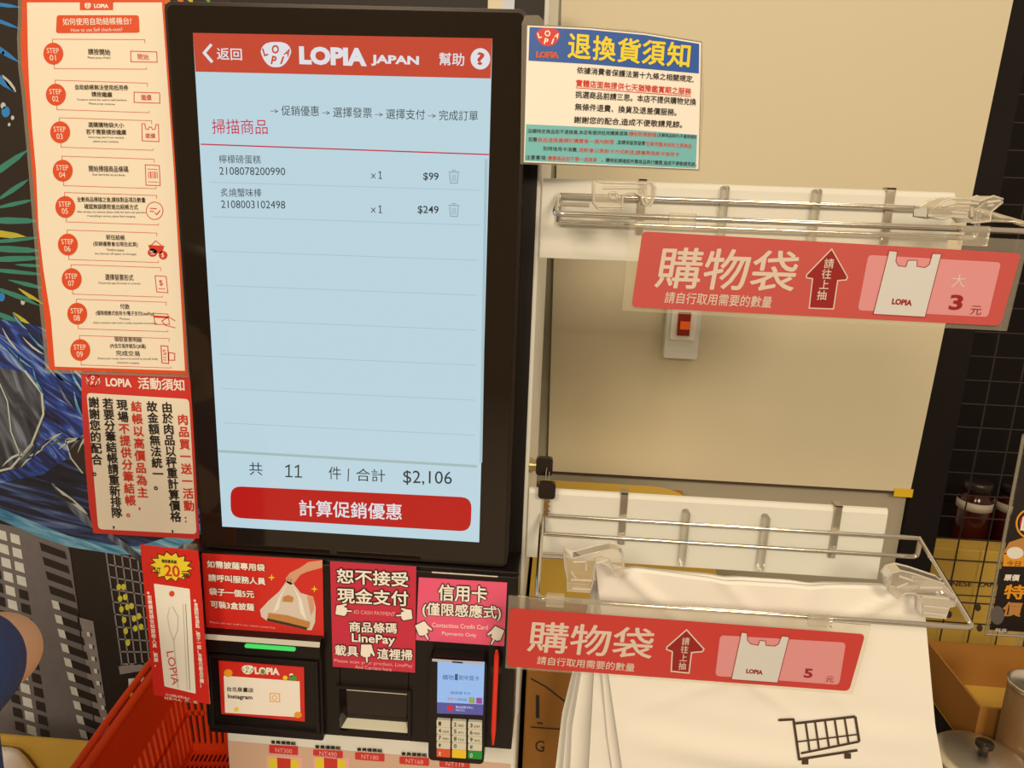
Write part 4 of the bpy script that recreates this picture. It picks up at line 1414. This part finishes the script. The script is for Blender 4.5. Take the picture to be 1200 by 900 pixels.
# ------------------------------------------------------------------ bundle of white plastic bags
def profile(pts, Y):
    """x of an edge at a height, from points on it"""
    q = sorted([(at(*p, Y).z, at(*p, Y).x) for p in pts])

    def f(z):
        if z <= q[0][0]:
            (z0, x0), (z1, x1) = q[0], q[1]
        elif z >= q[-1][0]:
            (z0, x0), (z1, x1) = q[-2], q[-1]
        else:
            for (z0, x0), (z1, x1) in zip(q[:-1], q[1:]):
                if z0 <= z <= z1:
                    break
        return x0 + (x1 - x0) * (z - z0) / (z1 - z0)
    return f


def bag_mesh(name, Y0, seed, front, label, left_pts, right_pts, top_px, gusset):
    rnd = random.Random(seed)
    ph = [rnd.uniform(0, 6.28) for _ in range(8)]
    NU, NV = 64, 84
    zl_, zr_, zb_ = at(*top_px[0], Y0).z, at(*top_px[1], Y0).z, .56
    zt_ = max(zl_, zr_)
    fl, fr = profile(left_pts, Y0), profile(right_pts, Y0)
    b = MB()

    def yy(u, t):
        edge = math.sin(math.pi * min(1, max(0, u))) ** .6
        bulge = -.010 * edge * min(1, t * 1.6)
        y = Y0 + bulge
        # soft cross folds lower down, drawn folds from the hooks above
        y += (.0040 * math.sin(30 * t + 2.2 * u + ph[1]) + .0018 * math.sin(61 * t - 3 * u + ph[3])) * min(1, max(0, t - .22) * 3.5) * edge
        for u0, k_, wd_, am in ((.08, 1.5, .03, .0065), (.95, -2.4, .035, .0065), (.40, 1.1, .030, .0035), (.66, -.8, .04, .004)):
            y -= am * math.exp(-((u - u0 - k_ * t) / wd_) ** 2) * max(0, 1 - t / .42)
        y += .003 * math.sin(7 * u + ph[0]) * edge
        return y

    def topz(u):
        return lerp(zl_, zr_, u) - .007 * math.sin(math.pi * u)

    def pt(u, t):
        z = lerp(topz(u), zb_, t)
        return Vector((lerp(fl(z), fr(z), u), yy(u, t), z))
    vs, fs = [], []
    for j in range(NV + 1):
        for i in range(NU + 1):
            vs.append(pt(i / NU, j / NV))
    for j in range(NV):
        for i in range(NU):
            a = j * (NU + 1) + i
            fs.append((a, a + 1, a + NU + 2, a + NU + 1))
    b.add(vs, fs, 'bag_plastic', True)
    # left gusset: folded back in and out behind the face
    vs, fs = [], []
    for j in range(NV + 1):
        t = j / NV
        p0 = pt(0, t)
        g = gusset * min(1, t * 2.2)
        for ox, oy in ((0, 0), (.35, .003), (-1.0, .006)):
            vs.append(p0 + Vector((ox * g, oy, 0)))
    for j in range(NV):
        for q in range(2):
            a = j * 3 + q
            fs.append((a, a + 1, a + 4, a + 3))
    b.add(vs, fs, 'bag_plastic', True)
    # hem turned back at the head
    vs, fs = [], []
    for i in range(NU + 1):
        p0 = pt(i / NU, 0)
        for q in range(4):
            a = q / 3 * math.pi
            vs.append(p0 + Vector((0, .003 * (1 - math.cos(a)), .003 * math.sin(a) - (.02 if q == 3 else 0))))
    for i in range(NU):
        for q in range(3):
            a = i * 4 + q
            fs.append((a, a + 1, a + 5, a + 4))
    b.add(vs, fs, 'bag_plastic', True)
    if front:
        def on_bag(px, py):
            Yc = Y0
            for _ in range(8):      # walk the view line to the bag's face
                p_ = at(px, py, Yc)
                u = (p_.x - fl(p_.z)) / (fr(p_.z) - fl(p_.z))
                t = (topz(u) - p_.z) / (topz(u) - zb_)
                Yc = yy(u, t)
            return at(px, py, Yc - .0012)

        def ink(pts, wd):
            dense = []
            for (ax, ay), (bx, by) in zip(pts[:-1], pts[1:]):
                n = max(2, int(math.hypot(bx - ax, by - ay) / 2))
                dense += [(lerp(ax, bx, q / n), lerp(ay, by, q / n)) for q in range(n)]
            dense.append(pts[-1])
            L, R = [], []
            for i, p_ in enumerate(dense):
                a_, c_ = dense[max(0, i - 1)], dense[min(len(dense) - 1, i + 1)]
                dx_, dy_ = c_[0] - a_[0], c_[1] - a_[1]
                l_ = math.hypot(dx_, dy_) or 1
                L.append(on_bag(p_[0] - dy_ / l_ * wd / 2, p_[1] + dx_ / l_ * wd / 2))
                R.append(on_bag(p_[0] + dy_ / l_ * wd / 2, p_[1] - dx_ / l_ * wd / 2))
            n = len(dense)
            b.add(L + R, [(i, i + 1, n + i + 1, n + i) for i in range(n - 1)], 'ink_brown')
        c4 = lambda x, y: (780 + x / 4.615, 720 + y / 4.615)
        ink([c4(610, 572), c4(692, 568), c4(722, 780)], 3)
        ink([c4(702, 590), c4(1026, 553)], 3)
        ink([c4(1026, 553), c4(1048, 688)], 3)
        ink([c4(1048, 688), c4(732, 752)], 2.6)
        ink([c4(712, 690), c4(1036, 650)], 1.8)
        for x in (757, 808, 862, 914, 968):
            ink([c4(x, 588 - (x - 700) * .11), c4(x + 22, 742 - (x - 730) * .2)], 2.4)
        ink([c4(716, 785), c4(1038, 735)], 3)
        for x, y in ((755, 797), (985, 766)):
            ink([c4(x - 18, y), c4(x + 18, y)], 6.5)
    o = b.build(name)
    tag(o, label, 'plastic bag', 'white plastic bags on the lower rack')
    return o


RP = [(1082, 692), (1086, 740), (1096, 850), (1105, 900)]
bag_mesh('plastic_bag', -.030, 3, True, 'frontmost white plastic bag on the lower rack, printed with a shopping cart', [(698, 664), (704, 715), (713, 790), (729, 900)], RP, [(698, 664), (1082, 692)], .012)
for i_ in range(3):
    d_ = 5 * i_
    bag_mesh('plastic_bag', -.014 + i_ * .0185, 5 + i_, False, 'white plastic bag hanging behind the frontmost one on the lower rack',
             [(700, 662), (699 - d_ * .4, 715), (696 - d_, 790), (690 - d_ * 1.8, 900)], [(x - 3 - 3 * i_, y) for x, y in RP], [(700, 662), (1079, 690)], .022)

# ================================================================== BEHIND THE RACKS
# large kraft carton, lit top and shaded sides put into its colours
cz = at(640, 702, .13).z
cart = thing('kraft_carton', (.5, .3, 0), 'closed kraft carton with its lit top coloured yellow behind the hanging bags', 'carton')
cxr = at(858, 690, .13).x
b = MB()
b.box((.358, .13, 0), (cxr, .56, cz), 'cardboard_shaded')
b.build('body', cart, bevel=.003)
b = MB()
pts = [(.357, .128), (cxr + .001, .128), (cxr + .002, .50)] + [(cxr - .06 + .06 * math.cos(t), .50 + .06 * math.sin(t)) for t in [k * math.pi / 12 for k in range(1, 7)]] + [(.357, .56)]
b.prism([Vector((x, y, cz)) for x, y in pts], [Vector((x, y, cz + .004)) for x, y in pts], 'cardboard_lit')
b.build('lid_panel', cart)['label'] = 'kraft top coloured as brightly lit, with one rounded corner'
S = Sheet(.1296, th=.0002, step=.0003)
S.slab([(629.5, 846), (636, 847), (636, 849), (629.5, 848)], 'ink_black')
S.line([(622, 795), (640, 805), (675, 832)], 1.6, 'ink_black')
S.line([(622, 852), (680, 856)], 1.4, 'ink_black')
S.poly([(628, 814), (632, 815), (632, 842), (628, 841)], 'ink_black')
S.t('G', 627, 880, 637.5, 881, 13, 'ink_black')
S.build('printing', cart)['label'] = 'black printed lines and letter'

# black wire grid at the right, with goods behind it
b = MB()
mat('grid_wire', (70, 56, 44), .3, metal=.6)
gx0, gx1, gz0, gz1, gy = at(1112, 520, .78).x, 2.0, .45, 1.95, .78
n = int((gz1 - gz0) / .05)
for i in range(n + 1):
    z = gz0 + i * .05
    b.tube([(gx0, gy, z), (gx1, gy, z)], .0017, 'grid_wire', 6)
for i in range(int((gx1 - gx0) / .06) + 1):
    b.tube([(gx0 + i * .06, gy + .0034, gz0), (gx0 + i * .06, gy + .0034, gz1)], .0017, 'grid_wire', 6)
b.tube([(gx0, gy, gz0), (gx0, gy, gz1)], .005, 'grid_wire', 8)
for zf in (gz0,):
    b.tube([(gx0, gy, 0), (gx0, gy, gz0)], .005, 'grid_wire', 8)
    b.tube([(gx1, gy, 0), (gx1, gy, gz1)], .005, 'grid_wire', 8)
tag(b.build('wire_grid'), 'black wire grid panel standing right of the cream board', 'wire grid')
# dark shelf and jars
sh = MB()
zj = at(1150, 570, .93).z
sh.box((1.22, .87, zj - .16), (2.0, 1.18, zj - .14), 'black_wall')
sh.box((1.22, .87, 0), (1.24, 1.18, zj - .16), 'black_wall')
sh.box((1.98, .87, 0), (2.0, 1.18, zj - .16), 'black_wall')
tag(sh.build('goods_shelf'), 'dark shelf behind the wire grid', 'shelf')
jx = at(1148, 560, .93).x
for i in range(4):
    x = jx + i * .085
    j = thing('sauce_jar', (x, .93, zj - .14), 'dark red sauce jar with a pale label behind the wire grid', 'jar', 'sauce jars behind the wire grid')
    c0_ = (x, .93, zj - .14)
    MB().lathe([(.0, 0), (.034, .0), (.037, .01), (.037, .105), (.03, .12), (.026, .128), (0, .128)], c0_, 'jar_dark', 28).build('glass', j)
    MB().lathe([(.0, .128), (.030, .128), (.031, .15), (.028, .153), (0, .153)], c0_, 'jar_cap', 28).build('cap', j)
    MB().lathe([(.0374, .088), (.0376, .088), (.0376, .108), (.0374, .108)], c0_, 'jar_label', 28).build('label', j)
# yellow display carton low behind the grid
yc0 = .80
q0, q1 = at(1094, 642, yc0), at(1094, 745, yc0)
yb = thing('yellow_display_carton', (1.5, .9, 0), 'yellow printed carton behind the lower wire grid', 'carton')
b = MB()
b.box((q0.x + .0, yc0, 0), (q0.x + .6, .855, q0.z), 'cardboard')
b.build('body', yb, bevel=.003)
S = Sheet(yc0 - .0004, th=.0002, step=.0003)
S.slab([(1101, 695.5), (1260, 703), (1260, 704.5), (1101, 697)], 'ink_brown')
S.t('JAPANESE  ZAPA', 1090, 688, 1172, 690, 7.5, 'ink_brown', 1, .02)
for x, y in ((1114, 758), (1146, 712), (1148, 736), (1178, 738), (1112, 720), (1185, 712)):
    S.ell(x, y, 3.6, 4.2, 'ink_brown', 1)
S.build('printing', yb)['label'] = 'dark brown lettering and dots'

# display table at the lower right with a cardboard tray
tyb = .46
t_bl = at(1085, 750, tyb)
zf_ = at(1115, 800, tyb).z
table = thing('display_table', (1.4, .25, 0), 'dark low table under the cardboard tray at the lower right', 'table')
MB().box((t_bl.x - .03, -.06, zf_ - .03), (t_bl.x + .75, .56, zf_ - .003), 'black_wall').build('tabletop', table, bevel=.002)
for ax in (t_bl.x - .01, t_bl.x + .70):
    for ay in (-.04, .51):
        MB().box((ax, ay, 0), (ax + .03, ay + .03, zf_ - .03), 'black_wall').build('leg', table)
tr0, tr1, ty0, ty1, zT = t_bl.x, t_bl.x + .34, .275, tyb, t_bl.z
b = MB()
th_ = .004
b.box((tr0, ty0, zf_ - .003), (tr1, ty1, zf_), 'cardboard')
b.box((tr0, ty1 - th_, zf_), (tr1, ty1, zT), 'cardboard_shaded')  # tray walls browner than the lit floor, shade put into their colour
b.box((tr0, ty0, zf_), (tr0 + th_, ty1 - th_, zT), 'cardboard_shaded')
b.box((tr1 - th_, ty0, zf_), (tr1, ty1 - th_, zT), 'cardboard_shaded')
b.box((tr0 + th_, ty0, zf_), (tr1 - th_, ty0 + th_, zT), 'cardboard_shaded')
tag(b.build('cardboard_tray'), 'open empty cardboard tray on the dark table at the lower right', 'tray')
# tin with a bright lid and a tall tin
zlid = zf_ + .060
c = atz(1150, 890, zlid)
tn = thing('metal_tin', (c.x, c.y, zf_ - .003), 'low round tin with a bright metal lid and black knob', 'tin')
h_ = zlid - zf_
MB().lathe([(0, 0), (.058, 0), (.060, .004), (.060, h_ - .010), (0, h_ - .010)], (c.x, c.y, zf_ - .003), 'tin_brown', 40).build('body', tn)
MB().lathe([(.060, h_ - .012), (.065, h_ - .010), (.065, h_), (.061, h_ + .004), (.048, h_ + .006), (.015, h_ + .012), (0, h_ + .013)], (c.x, c.y, zf_ - .003), 'tin_metal', 40).build('lid', tn)['label'] = 'bright metal lid'
MB().lathe([(0, h_ + .013), (.007, h_ + .013), (.006, h_ + .020), (.012, h_ + .026), (.012, h_ + .031), (0, h_ + .033)], (c.x, c.y, zf_ - .003), 'black_plastic', 24).build('knob', tn)['label'] = 'black knob'
c = atz(1214, 806, zf_ + .15)
tn = thing('tall_tin', (c.x, c.y, zf_), 'tall brown tin with a metal rim at the right edge of the tray', 'tin')
MB().lathe([(0, 0), (.034, 0), (.035, .003), (.035, .150), (0, .150)], (c.x, c.y, zf_), 'tin_brown', 36).build('body', tn)
MB().lathe([(.034, .148), (.037, .150), (.037, .156), (.034, .157), (.032, .153), (0, .153)], (c.x, c.y, zf_), 'tin_metal', 36).build('rim', tn)['label'] = 'bright metal rim'

# acrylic offer sign
ys_ = .50
of = thing('offer_sign', at(1180, 748, ys_), 'black and orange acrylic offer sign above the cardboard tray', 'sign')
zo = lambda x, y: (1080 + x / 3.217, 480 + y / 3.217)
S = Sheet(ys_ + .003, th=.003)
S.slab([zo(386, 90), zo(640, 100), zo(560, 862), zo(240, 842)], 'clear_acrylic')
b_ = S.build('holder', of)
b_['label'] = 'clear acrylic holder'
b = MB()
b.tube([at(*zo(385, 95), ys_), at(*zo(242, 840), ys_)], .0028, 'clip_clear', 6)
b.tube([at(*zo(240, 846), ys_), at(*zo(560, 866), ys_)], .0028, 'clip_clear', 6)
b.build('edge_strip', of)
S = Sheet(ys_ - .0006, th=.0006)
S.slab([zo(400, 96), zo(640, 104), zo(556, 850), zo(256, 830)], 'ink_black')
c0 = zo(412, 430)
S.line([(c0[0] + 17 * math.cos(t), c0[1] + 17 * math.sin(t)) for t in [k * math.pi / 16 for k in range(32)]], 2.2, 'ink_orange', 2, True)
S.ell(*zo(412, 430), 13, 13, 'poster_red', 1)
S.t('B', *zo(370, 455), *zo(404, 457), 16, 'ink_cream', 3, .04)
S.poly([zo(308, 540), zo(330, 500), zo(420, 470), zo(560, 470), zo(552, 540)], 'box_print', 1)
S.poly([zo(306, 590), zo(310, 545), zo(556, 545), zo(560, 596)], 'ink_orange', 1)
S.ell(*zo(352, 540), 10, 7, 'bag_print_light', 2)
S.t('今日', *zo(318, 588), *zo(370, 590), 6, 'ink_brown', 3)
S.poly([zo(290, 600), zo(600, 612), zo(590, 668), zo(280, 655)], 'ink_black', 2)
S.t('原價', *zo(308, 644), *zo(366, 646), 7.6, 'ink_cream', 3, .04, up=.2)
S.t('特', *zo(305, 712), *zo(385, 716), 17, 'ink_orange', 3, .03, up=.2)
S.t('價', *zo(300, 778), *zo(372, 781), 17, 'box_print', 3, .03, up=.2)
S.ell(*zo(285, 775), 8, 11, 'ink_grey', 2)
S.t('每盒', *zo(275, 836), *zo(320, 838), 4, 'ink_cream', 3)
S.build('printed_insert', of)['label'] = 'black insert with orange writing'
# stand under the sign
b = MB()
pb = at(*zo(330, 850), ys_)
b.box((pb.x - .015, ys_ - .02, zf_), (pb.x + .06, ys_ + .04, zf_ + .003), 'clear_acrylic')
b.box((pb.x + .02, ys_ + .0065, zf_ + .003), (pb.x + .03, ys_ + .0095, pb.z + .02), 'clear_acrylic')
b.build('stand', of)

# ================================================================== LOWER LEFT
# orange shopping basket
bk = thing('shopping_basket', (-.25, .25, .12), 'orange red plastic shopping basket left of the pedestal', 'basket')
ZR = .60
pA, pB = atz(100, 900, ZR), atz(170, 802, ZR)
d = (pA - pB)
d.z = 0
d.normalize()
side = Vector((-d.y, d.x, 0))
if side.x < 0:
    side = -side
W_, L_, H_ = .215, .42, .22
O = pB - d * .13


def bp(u, v, h, taper=.028):
    """u across, v along towards the front, h down from the rim"""
    f = h / H_ * taper
    return O + side * (lerp(f, W_ - f, u)) + d * (lerp(f, L_ - f, v)) + Vector((0, 0, -h))


def wall(b, P0, P1, n):
    """slotted wall between two rim ends, P(h, s)"""
    def quad(s0, s1, h0, h1, inset=0):
        A = [P0(s0, h0), P0(s1, h0), P0(s1, h1), P0(s0, h1)]
        nn = (A[1] - A[0]).cross(A[3] - A[0]).normalized() * .003
        b.prism([p_ + nn for p_ in A], [p_ - nn for p_ in A], 'basket_red')
    quad(0, 1, 0, H_ * .40)
    quad(0, 1, H_ * .92, H_)
    for i in range(n + 1):
        s_ = i / n
        hw = .26 / n
        quad(max(0, s_ - hw), min(1, s_ + hw), H_ * .40, H_ * .92)
    quad(0, 1, H_ * .62, H_ * .66)
    for k_ in range(1, 5):
        s_ = k_ / 5
        b.tube([P0(s_, .01), P0(s_, H_)], .0035, 'basket_red', 6)


b = MB()
wall(b, lambda s_, h: bp(0, s_, h), None, 22)
wall(b, lambda s_, h: bp(1, s_, h), None, 22)
wall(b, lambda s_, h: bp(s_, 0, h), None, 15)
wall(b, lambda s_, h: bp(s_, 1, h), None, 15)
b.build('slotted_wall', bk)
b = MB()
for i in range(19):
    a = bp((i + .1) / 19, 0, H_)
    c = bp((i + .6) / 19, 1, H_)
    a2, c2 = bp((i + .6) / 19, 0, H_), bp((i + .6) / 19, 1, H_)
    a1, c1 = bp((i + .1) / 19, 0, H_), bp((i + .1) / 19, 1, H_)
    b.prism([a1, a2, c2, c1], [p_ + Vector((0, 0, .004)) for p_ in (a1, a2, c2, c1)], 'basket_red')
for j_ in range(12):
    v0, v1 = j_ / 12, (j_ + .3) / 12
    q = [bp(0, v0, H_), bp(1, v0, H_), bp(1, v1, H_), bp(0, v1, H_)]
    b.prism([p_ + Vector((0, 0, .0005)) for p_ in q], [p_ + Vector((0, 0, .0045)) for p_ in q], 'basket_red')
b.build('base', bk)
b = MB()
rim = [bp(0, 0, 0), bp(1, 0, 0), bp(1, 1, 0), bp(0, 1, 0)]
cyc = []
for i in range(4):
    p_, a, c = rim[i], rim[i - 1], rim[(i + 1) % 4]
    for k_ in range(6):
        t = k_ / 5
        s0 = p_ + (a - p_).normalized() * .03
        s1 = p_ + (c - p_).normalized() * .03
        cyc.append(s0 * (1 - t) ** 2 + p_ * 2 * t * (1 - t) + s1 * t * t)
b.tube(cyc, .008, 'basket_red', 8, True)
cen = O + side * W_ / 2 + d * L_ / 2
b.tube([p_ + (p_ - cen).normalized() * .010 + Vector((0, 0, -.014)) for p_ in cyc], .006, 'basket_red', 8, True)
b.build('rim', bk)
b = MB()
h0 = bp(0, .06, -.004)
b.tube(fillet([h0 + Vector((-.006, 0, .002)), bp(0, .12, -.012) + Vector((-.008, 0, 0)), bp(0, .5, -.008) + Vector((-.012, 0, 0)), bp(0, .9, -.006) + Vector((-.010, 0, 0))], .02), .0055, 'basket_red', 8)
b.build('handle', bk)
# low dark stand the basket rests on
b = MB()
cs = bp(.5, .5, H_)
b.box((cs.x - .10, cs.y - .18, 0), (cs.x + .085, cs.y + .18, ZR - H_ - .001), 'black_wall')
tag(b.build('basket_stand'), 'dark stand under the orange shopping basket', 'stand')

# open carton with white paper
zc = .40
k0, k1 = atz(0, 852, zc), atz(106, 876, zc)
cb = thing('open_carton', (k0.x, k0.y - .15, 0), 'open yellow brown carton with white paper in it at the lower left', 'carton')
cx0, cx1, cy1, cy0 = k1.x - .34, k1.x, (k0.y + k1.y) / 2, (k0.y + k1.y) / 2 - .26
b = MB()
th_ = .005
b.box((cx0, cy0, 0), (cx1, cy1, .004), 'cardboard')
b.box((cx0, cy1 - th_, .004), (cx1, cy1, zc), 'cardboard')
b.box((cx0, cy0, .004), (cx1, cy0 + th_, zc), 'cardboard')
b.box((cx0, cy0 + th_, .004), (cx0 + th_, cy1 - th_, zc), 'cardboard')
b.box((cx1 - th_, cy0 + th_, .004), (cx1, cy1 - th_, zc), 'cardboard')
b.build('body', cb)
b = MB()
vs, fs = [], []
N = 16
xa, xb = cx0 + .03, atz(52, 884, zc - .02).x
for j_ in range(N + 1):
    for i in range(N + 1):
        u, v = i / N, j_ / N
        x = lerp(xa, xb, u)
        y = lerp(cy0 + .02, cy1 - .015, v)
        z = zc - .015 - .09 * max(0, u - .72) / .28 - .03 * (1 - v) + .006 * math.sin(9 * u + 7 * v) + .004 * math.sin(23 * u - 11 * v)
        vs.append((x, y, z))
for j_ in range(N):
    for i in range(N):
        a = j_ * (N + 1) + i
        fs.append((a, a + 1, a + N + 2, a + N + 1))
b.add(vs, fs, 'paper_white', True)
pp = b.build('packing_paper')
md = pp.modifiers.new('sheet', 'SOLIDIFY')
md.thickness = .002
tag(pp, 'crumpled white paper inside the open carton', 'paper')

# ------------------------------------------------------------------ child at the left edge, one elbow raised
EL = at(-2, 764, -.15)
TC = at(-180, 856, -.30)
TX, TY, SZ = TC.x, TC.y, TC.z + .075
HZ = SZ - .36
SF, SN = Vector((TX + .075, TY + .02, SZ - .03)), Vector((TX - .095, TY, SZ - .025))
WF = Vector((TX - .055, TY + .125, SZ - .07))
EN = SN + Vector((-.045, .04, -.17))
WN = EN + Vector((-.01, .06, -.145))
NKB, HDC = Vector((TX, TY + .005, SZ + .03)), Vector((TX, TY + .012, SZ + .165))


def capsule(b, p0, r0, p1, r1, m, fy=1., seg=20, caps=6):
    """tapered limb with round ends; fy flattens it front to back"""
    p0, p1 = Vector(p0), Vector(p1)
    ax = (p1 - p0).normalized()
    a = Vector((0, 1, 0)) if abs(ax.y) < .9 else Vector((1, 0, 0))
    u = (a - ax * a.dot(ax)).normalized()
    v = ax.cross(u)
    rings = []
    for k in range(caps + 1):
        t = math.pi / 2 * (1 - k / caps)
        rings.append((p0 - ax * r0 * math.sin(t), max(1e-4, r0 * math.cos(t))))
    for k in range(caps + 1):
        t = math.pi / 2 * k / caps
        rings.append((p1 + ax * r1 * math.sin(t), max(1e-4, r1 * math.cos(t))))
    vs = []
    for c, r in rings:
        for q in range(seg):
            t = 2 * math.pi * q / seg
            vs.append(c + u * (r * fy * math.cos(t)) + v * (r * math.sin(t)))
    n = len(rings)
    fs = [(i * seg + q, i * seg + (q + 1) % seg, (i + 1) * seg + (q + 1) % seg, (i + 1) * seg + q) for i in range(n - 1) for q in range(seg)]
    fs += [tuple(range(seg))[::-1], tuple(range((n - 1) * seg, n * seg))]
    b.add(vs, fs, m, True)


def flesh(name, limbs, m, parent, voxel=.008, smooth=6):
    """limbs grown together into one continuous skin"""
    b = MB()
    for l in limbs:
        capsule(b, *l[:4], m, l[4] if len(l) > 4 else 1.)
    o = b.build(name, parent)
    r = o.modifiers.new('one_skin', 'REMESH')
    r.mode, r.voxel_size, r.use_smooth_shade = 'VOXEL', voxel, True
    sm = o.modifiers.new('soft', 'SMOOTH')
    sm.iterations, sm.factor = smooth, .5
    return o


person = thing('person', (TX, TY, 0), 'person in dark blue clothes at the left edge with one bare elbow raised', 'person')
hips = [(TX + .055, TY, HZ), (TX - .055, TY, HZ)]
knees = [(TX + .062, TY + .01, .27), (TX - .062, TY + .01, .27)]
ankles = [(TX + .062, TY - .01, .06), (TX - .062, TY - .01, .06)]
limbs = [((TX, TY, HZ), .092, (TX, TY, TC.z), .098, .80), ((TX - .05, TY, SZ - .035), .055, (TX + .05, TY, SZ - .035), .055, .9), (NKB, .038, HDC - Vector((0, .005, .03)), .036),
         (HDC + Vector((0, 0, .01)), .078, HDC + Vector((0, -.012, .025)), .080), (HDC + Vector((0, .02, -.045)), .052, HDC + Vector((0, .012, 0)), .066),
         (SF, .042, EL, .040), (EL, .040, EL.lerp(WF, .5), .033), (EL.lerp(WF, .5), .033, WF, .022), (SN, .042, EN, .034), (EN, .034, EN.lerp(WN, .4), .031), (EN.lerp(WN, .4), .031, WN, .021)]
for h, k, a in zip(hips, knees, ankles):
    limbs += [(h, .066, k, .043), (k, .043, Vector(k).lerp(Vector(a), .35), .044), (Vector(k).lerp(Vector(a), .35), .044, a, .027), (a, .027, (a[0], a[1] + .09, .032), .022)]
limbs += [(HDC + Vector((0, .078, .004)), .008, HDC + Vector((0, .090, -.022)), .012)]
flesh('body', limbs, 'skin', person, .006, 4)
for base, prev in ((WF, EL), (WN, EN)):
    dv = (base - prev).normalized()
    lat = dv.cross(Vector((0, 0, 1))).normalized()
    nn = lat.cross(dv)
    hl = [(base, .016, base + dv * .05 + lat * .008, .015), (base, .016, base + dv * .05 - lat * .010, .014)]
    for q, ln in enumerate((.046, .055, .051, .040)):
        p1 = base + dv * .058 + lat * ((1.5 - q) * .0145)
        m1, m2, m3 = p1 + dv * ln * .42 - nn * .003, p1 + dv * ln * .72 - nn * .010, p1 + dv * ln * .9 - nn * .020
        hl += [(p1, .0072, m1, .0068), (m1, .0068, m2, .0062), (m2, .0062, m3, .0052)]
    p1 = base + dv * .016 + lat * .016
    hl += [(p1, .010, p1 + lat * .018 + dv * .018, .0085), (p1 + lat * .018 + dv * .018, .0085, p1 + lat * .022 + dv * .040, .0065)]
    flesh('hand', hl, 'skin', person, .0028, 2)
flesh('navy_top', [((TX, TY, HZ - .01), .100, (TX, TY, TC.z), .108, .86), ((TX - .05, TY, SZ - .035), .063, (TX + .05, TY, SZ - .035), .063, .95), (NKB - Vector((0, 0, .01)), .045, NKB, .043),
                   (SF, .052, SF.lerp(EL, .22), .051), (SN, .052, SN.lerp(EN, .5), .050)], 'denim', person, .006, 4)['label'] = 'dark blue top with short sleeves'
flesh('trousers', [((TX, TY, HZ - .02), .098, (TX, TY, HZ - .0), .098, .86)] + [l for h, k, a in zip(hips, knees, ankles) for l in ((h, .076, k, .054), (k, .054, Vector(a) + Vector((0, 0, .035)), .044))], 'denim', person, .006, 4)
flesh('hair', [(HDC + Vector((0, -.014, .022)), .090, HDC + Vector((0, -.022, .028)), .088), (HDC + Vector((0, -.045, -.03)), .055, HDC + Vector((0, -.035, 0)), .072)], 'hair', person, .006, 2)
for s_ in (-1, 1):
    b = MB()
    ec = HDC + Vector((s_ * .028, .0765, -.008))
    b.lathe([(0, -.005), (.008, -.004), (.010, 0), (.008, .004), (0, .006)], ec, 'paper_white', 16, 'y')
    b.lathe([(0, .0068), (.0045, .0062), (.005, .004)], ec, 'ink_black', 12, 'y')
    b.build('eye', person)
    flesh('ear', [(HDC + Vector((s_ * .078, 0, .012)), .009, HDC + Vector((s_ * .082, -.004, -.012)), .008), (HDC + Vector((s_ * .082, -.004, -.012)), .008, HDC + Vector((s_ * .076, .002, -.028)), .006)], 'skin', person, .003, 2)
    flesh('shoe', [((TX + s_ * .062, TY - .02, .036), .036, (TX + s_ * .062, TY + .10, .030), .030), ((TX + s_ * .062, TY - .015, .04), .036, (TX + s_ * .062, TY - .012, .065), .034)], 'shoe', person, .006, 2)
MB().tube([HDC + Vector((-.018, .069, -.052)), HDC + Vector((0, .075, -.054)), HDC + Vector((.018, .069, -.052))], [.003, .005, .003], 'ink_red', 8).build('mouth', person)

finish_text()
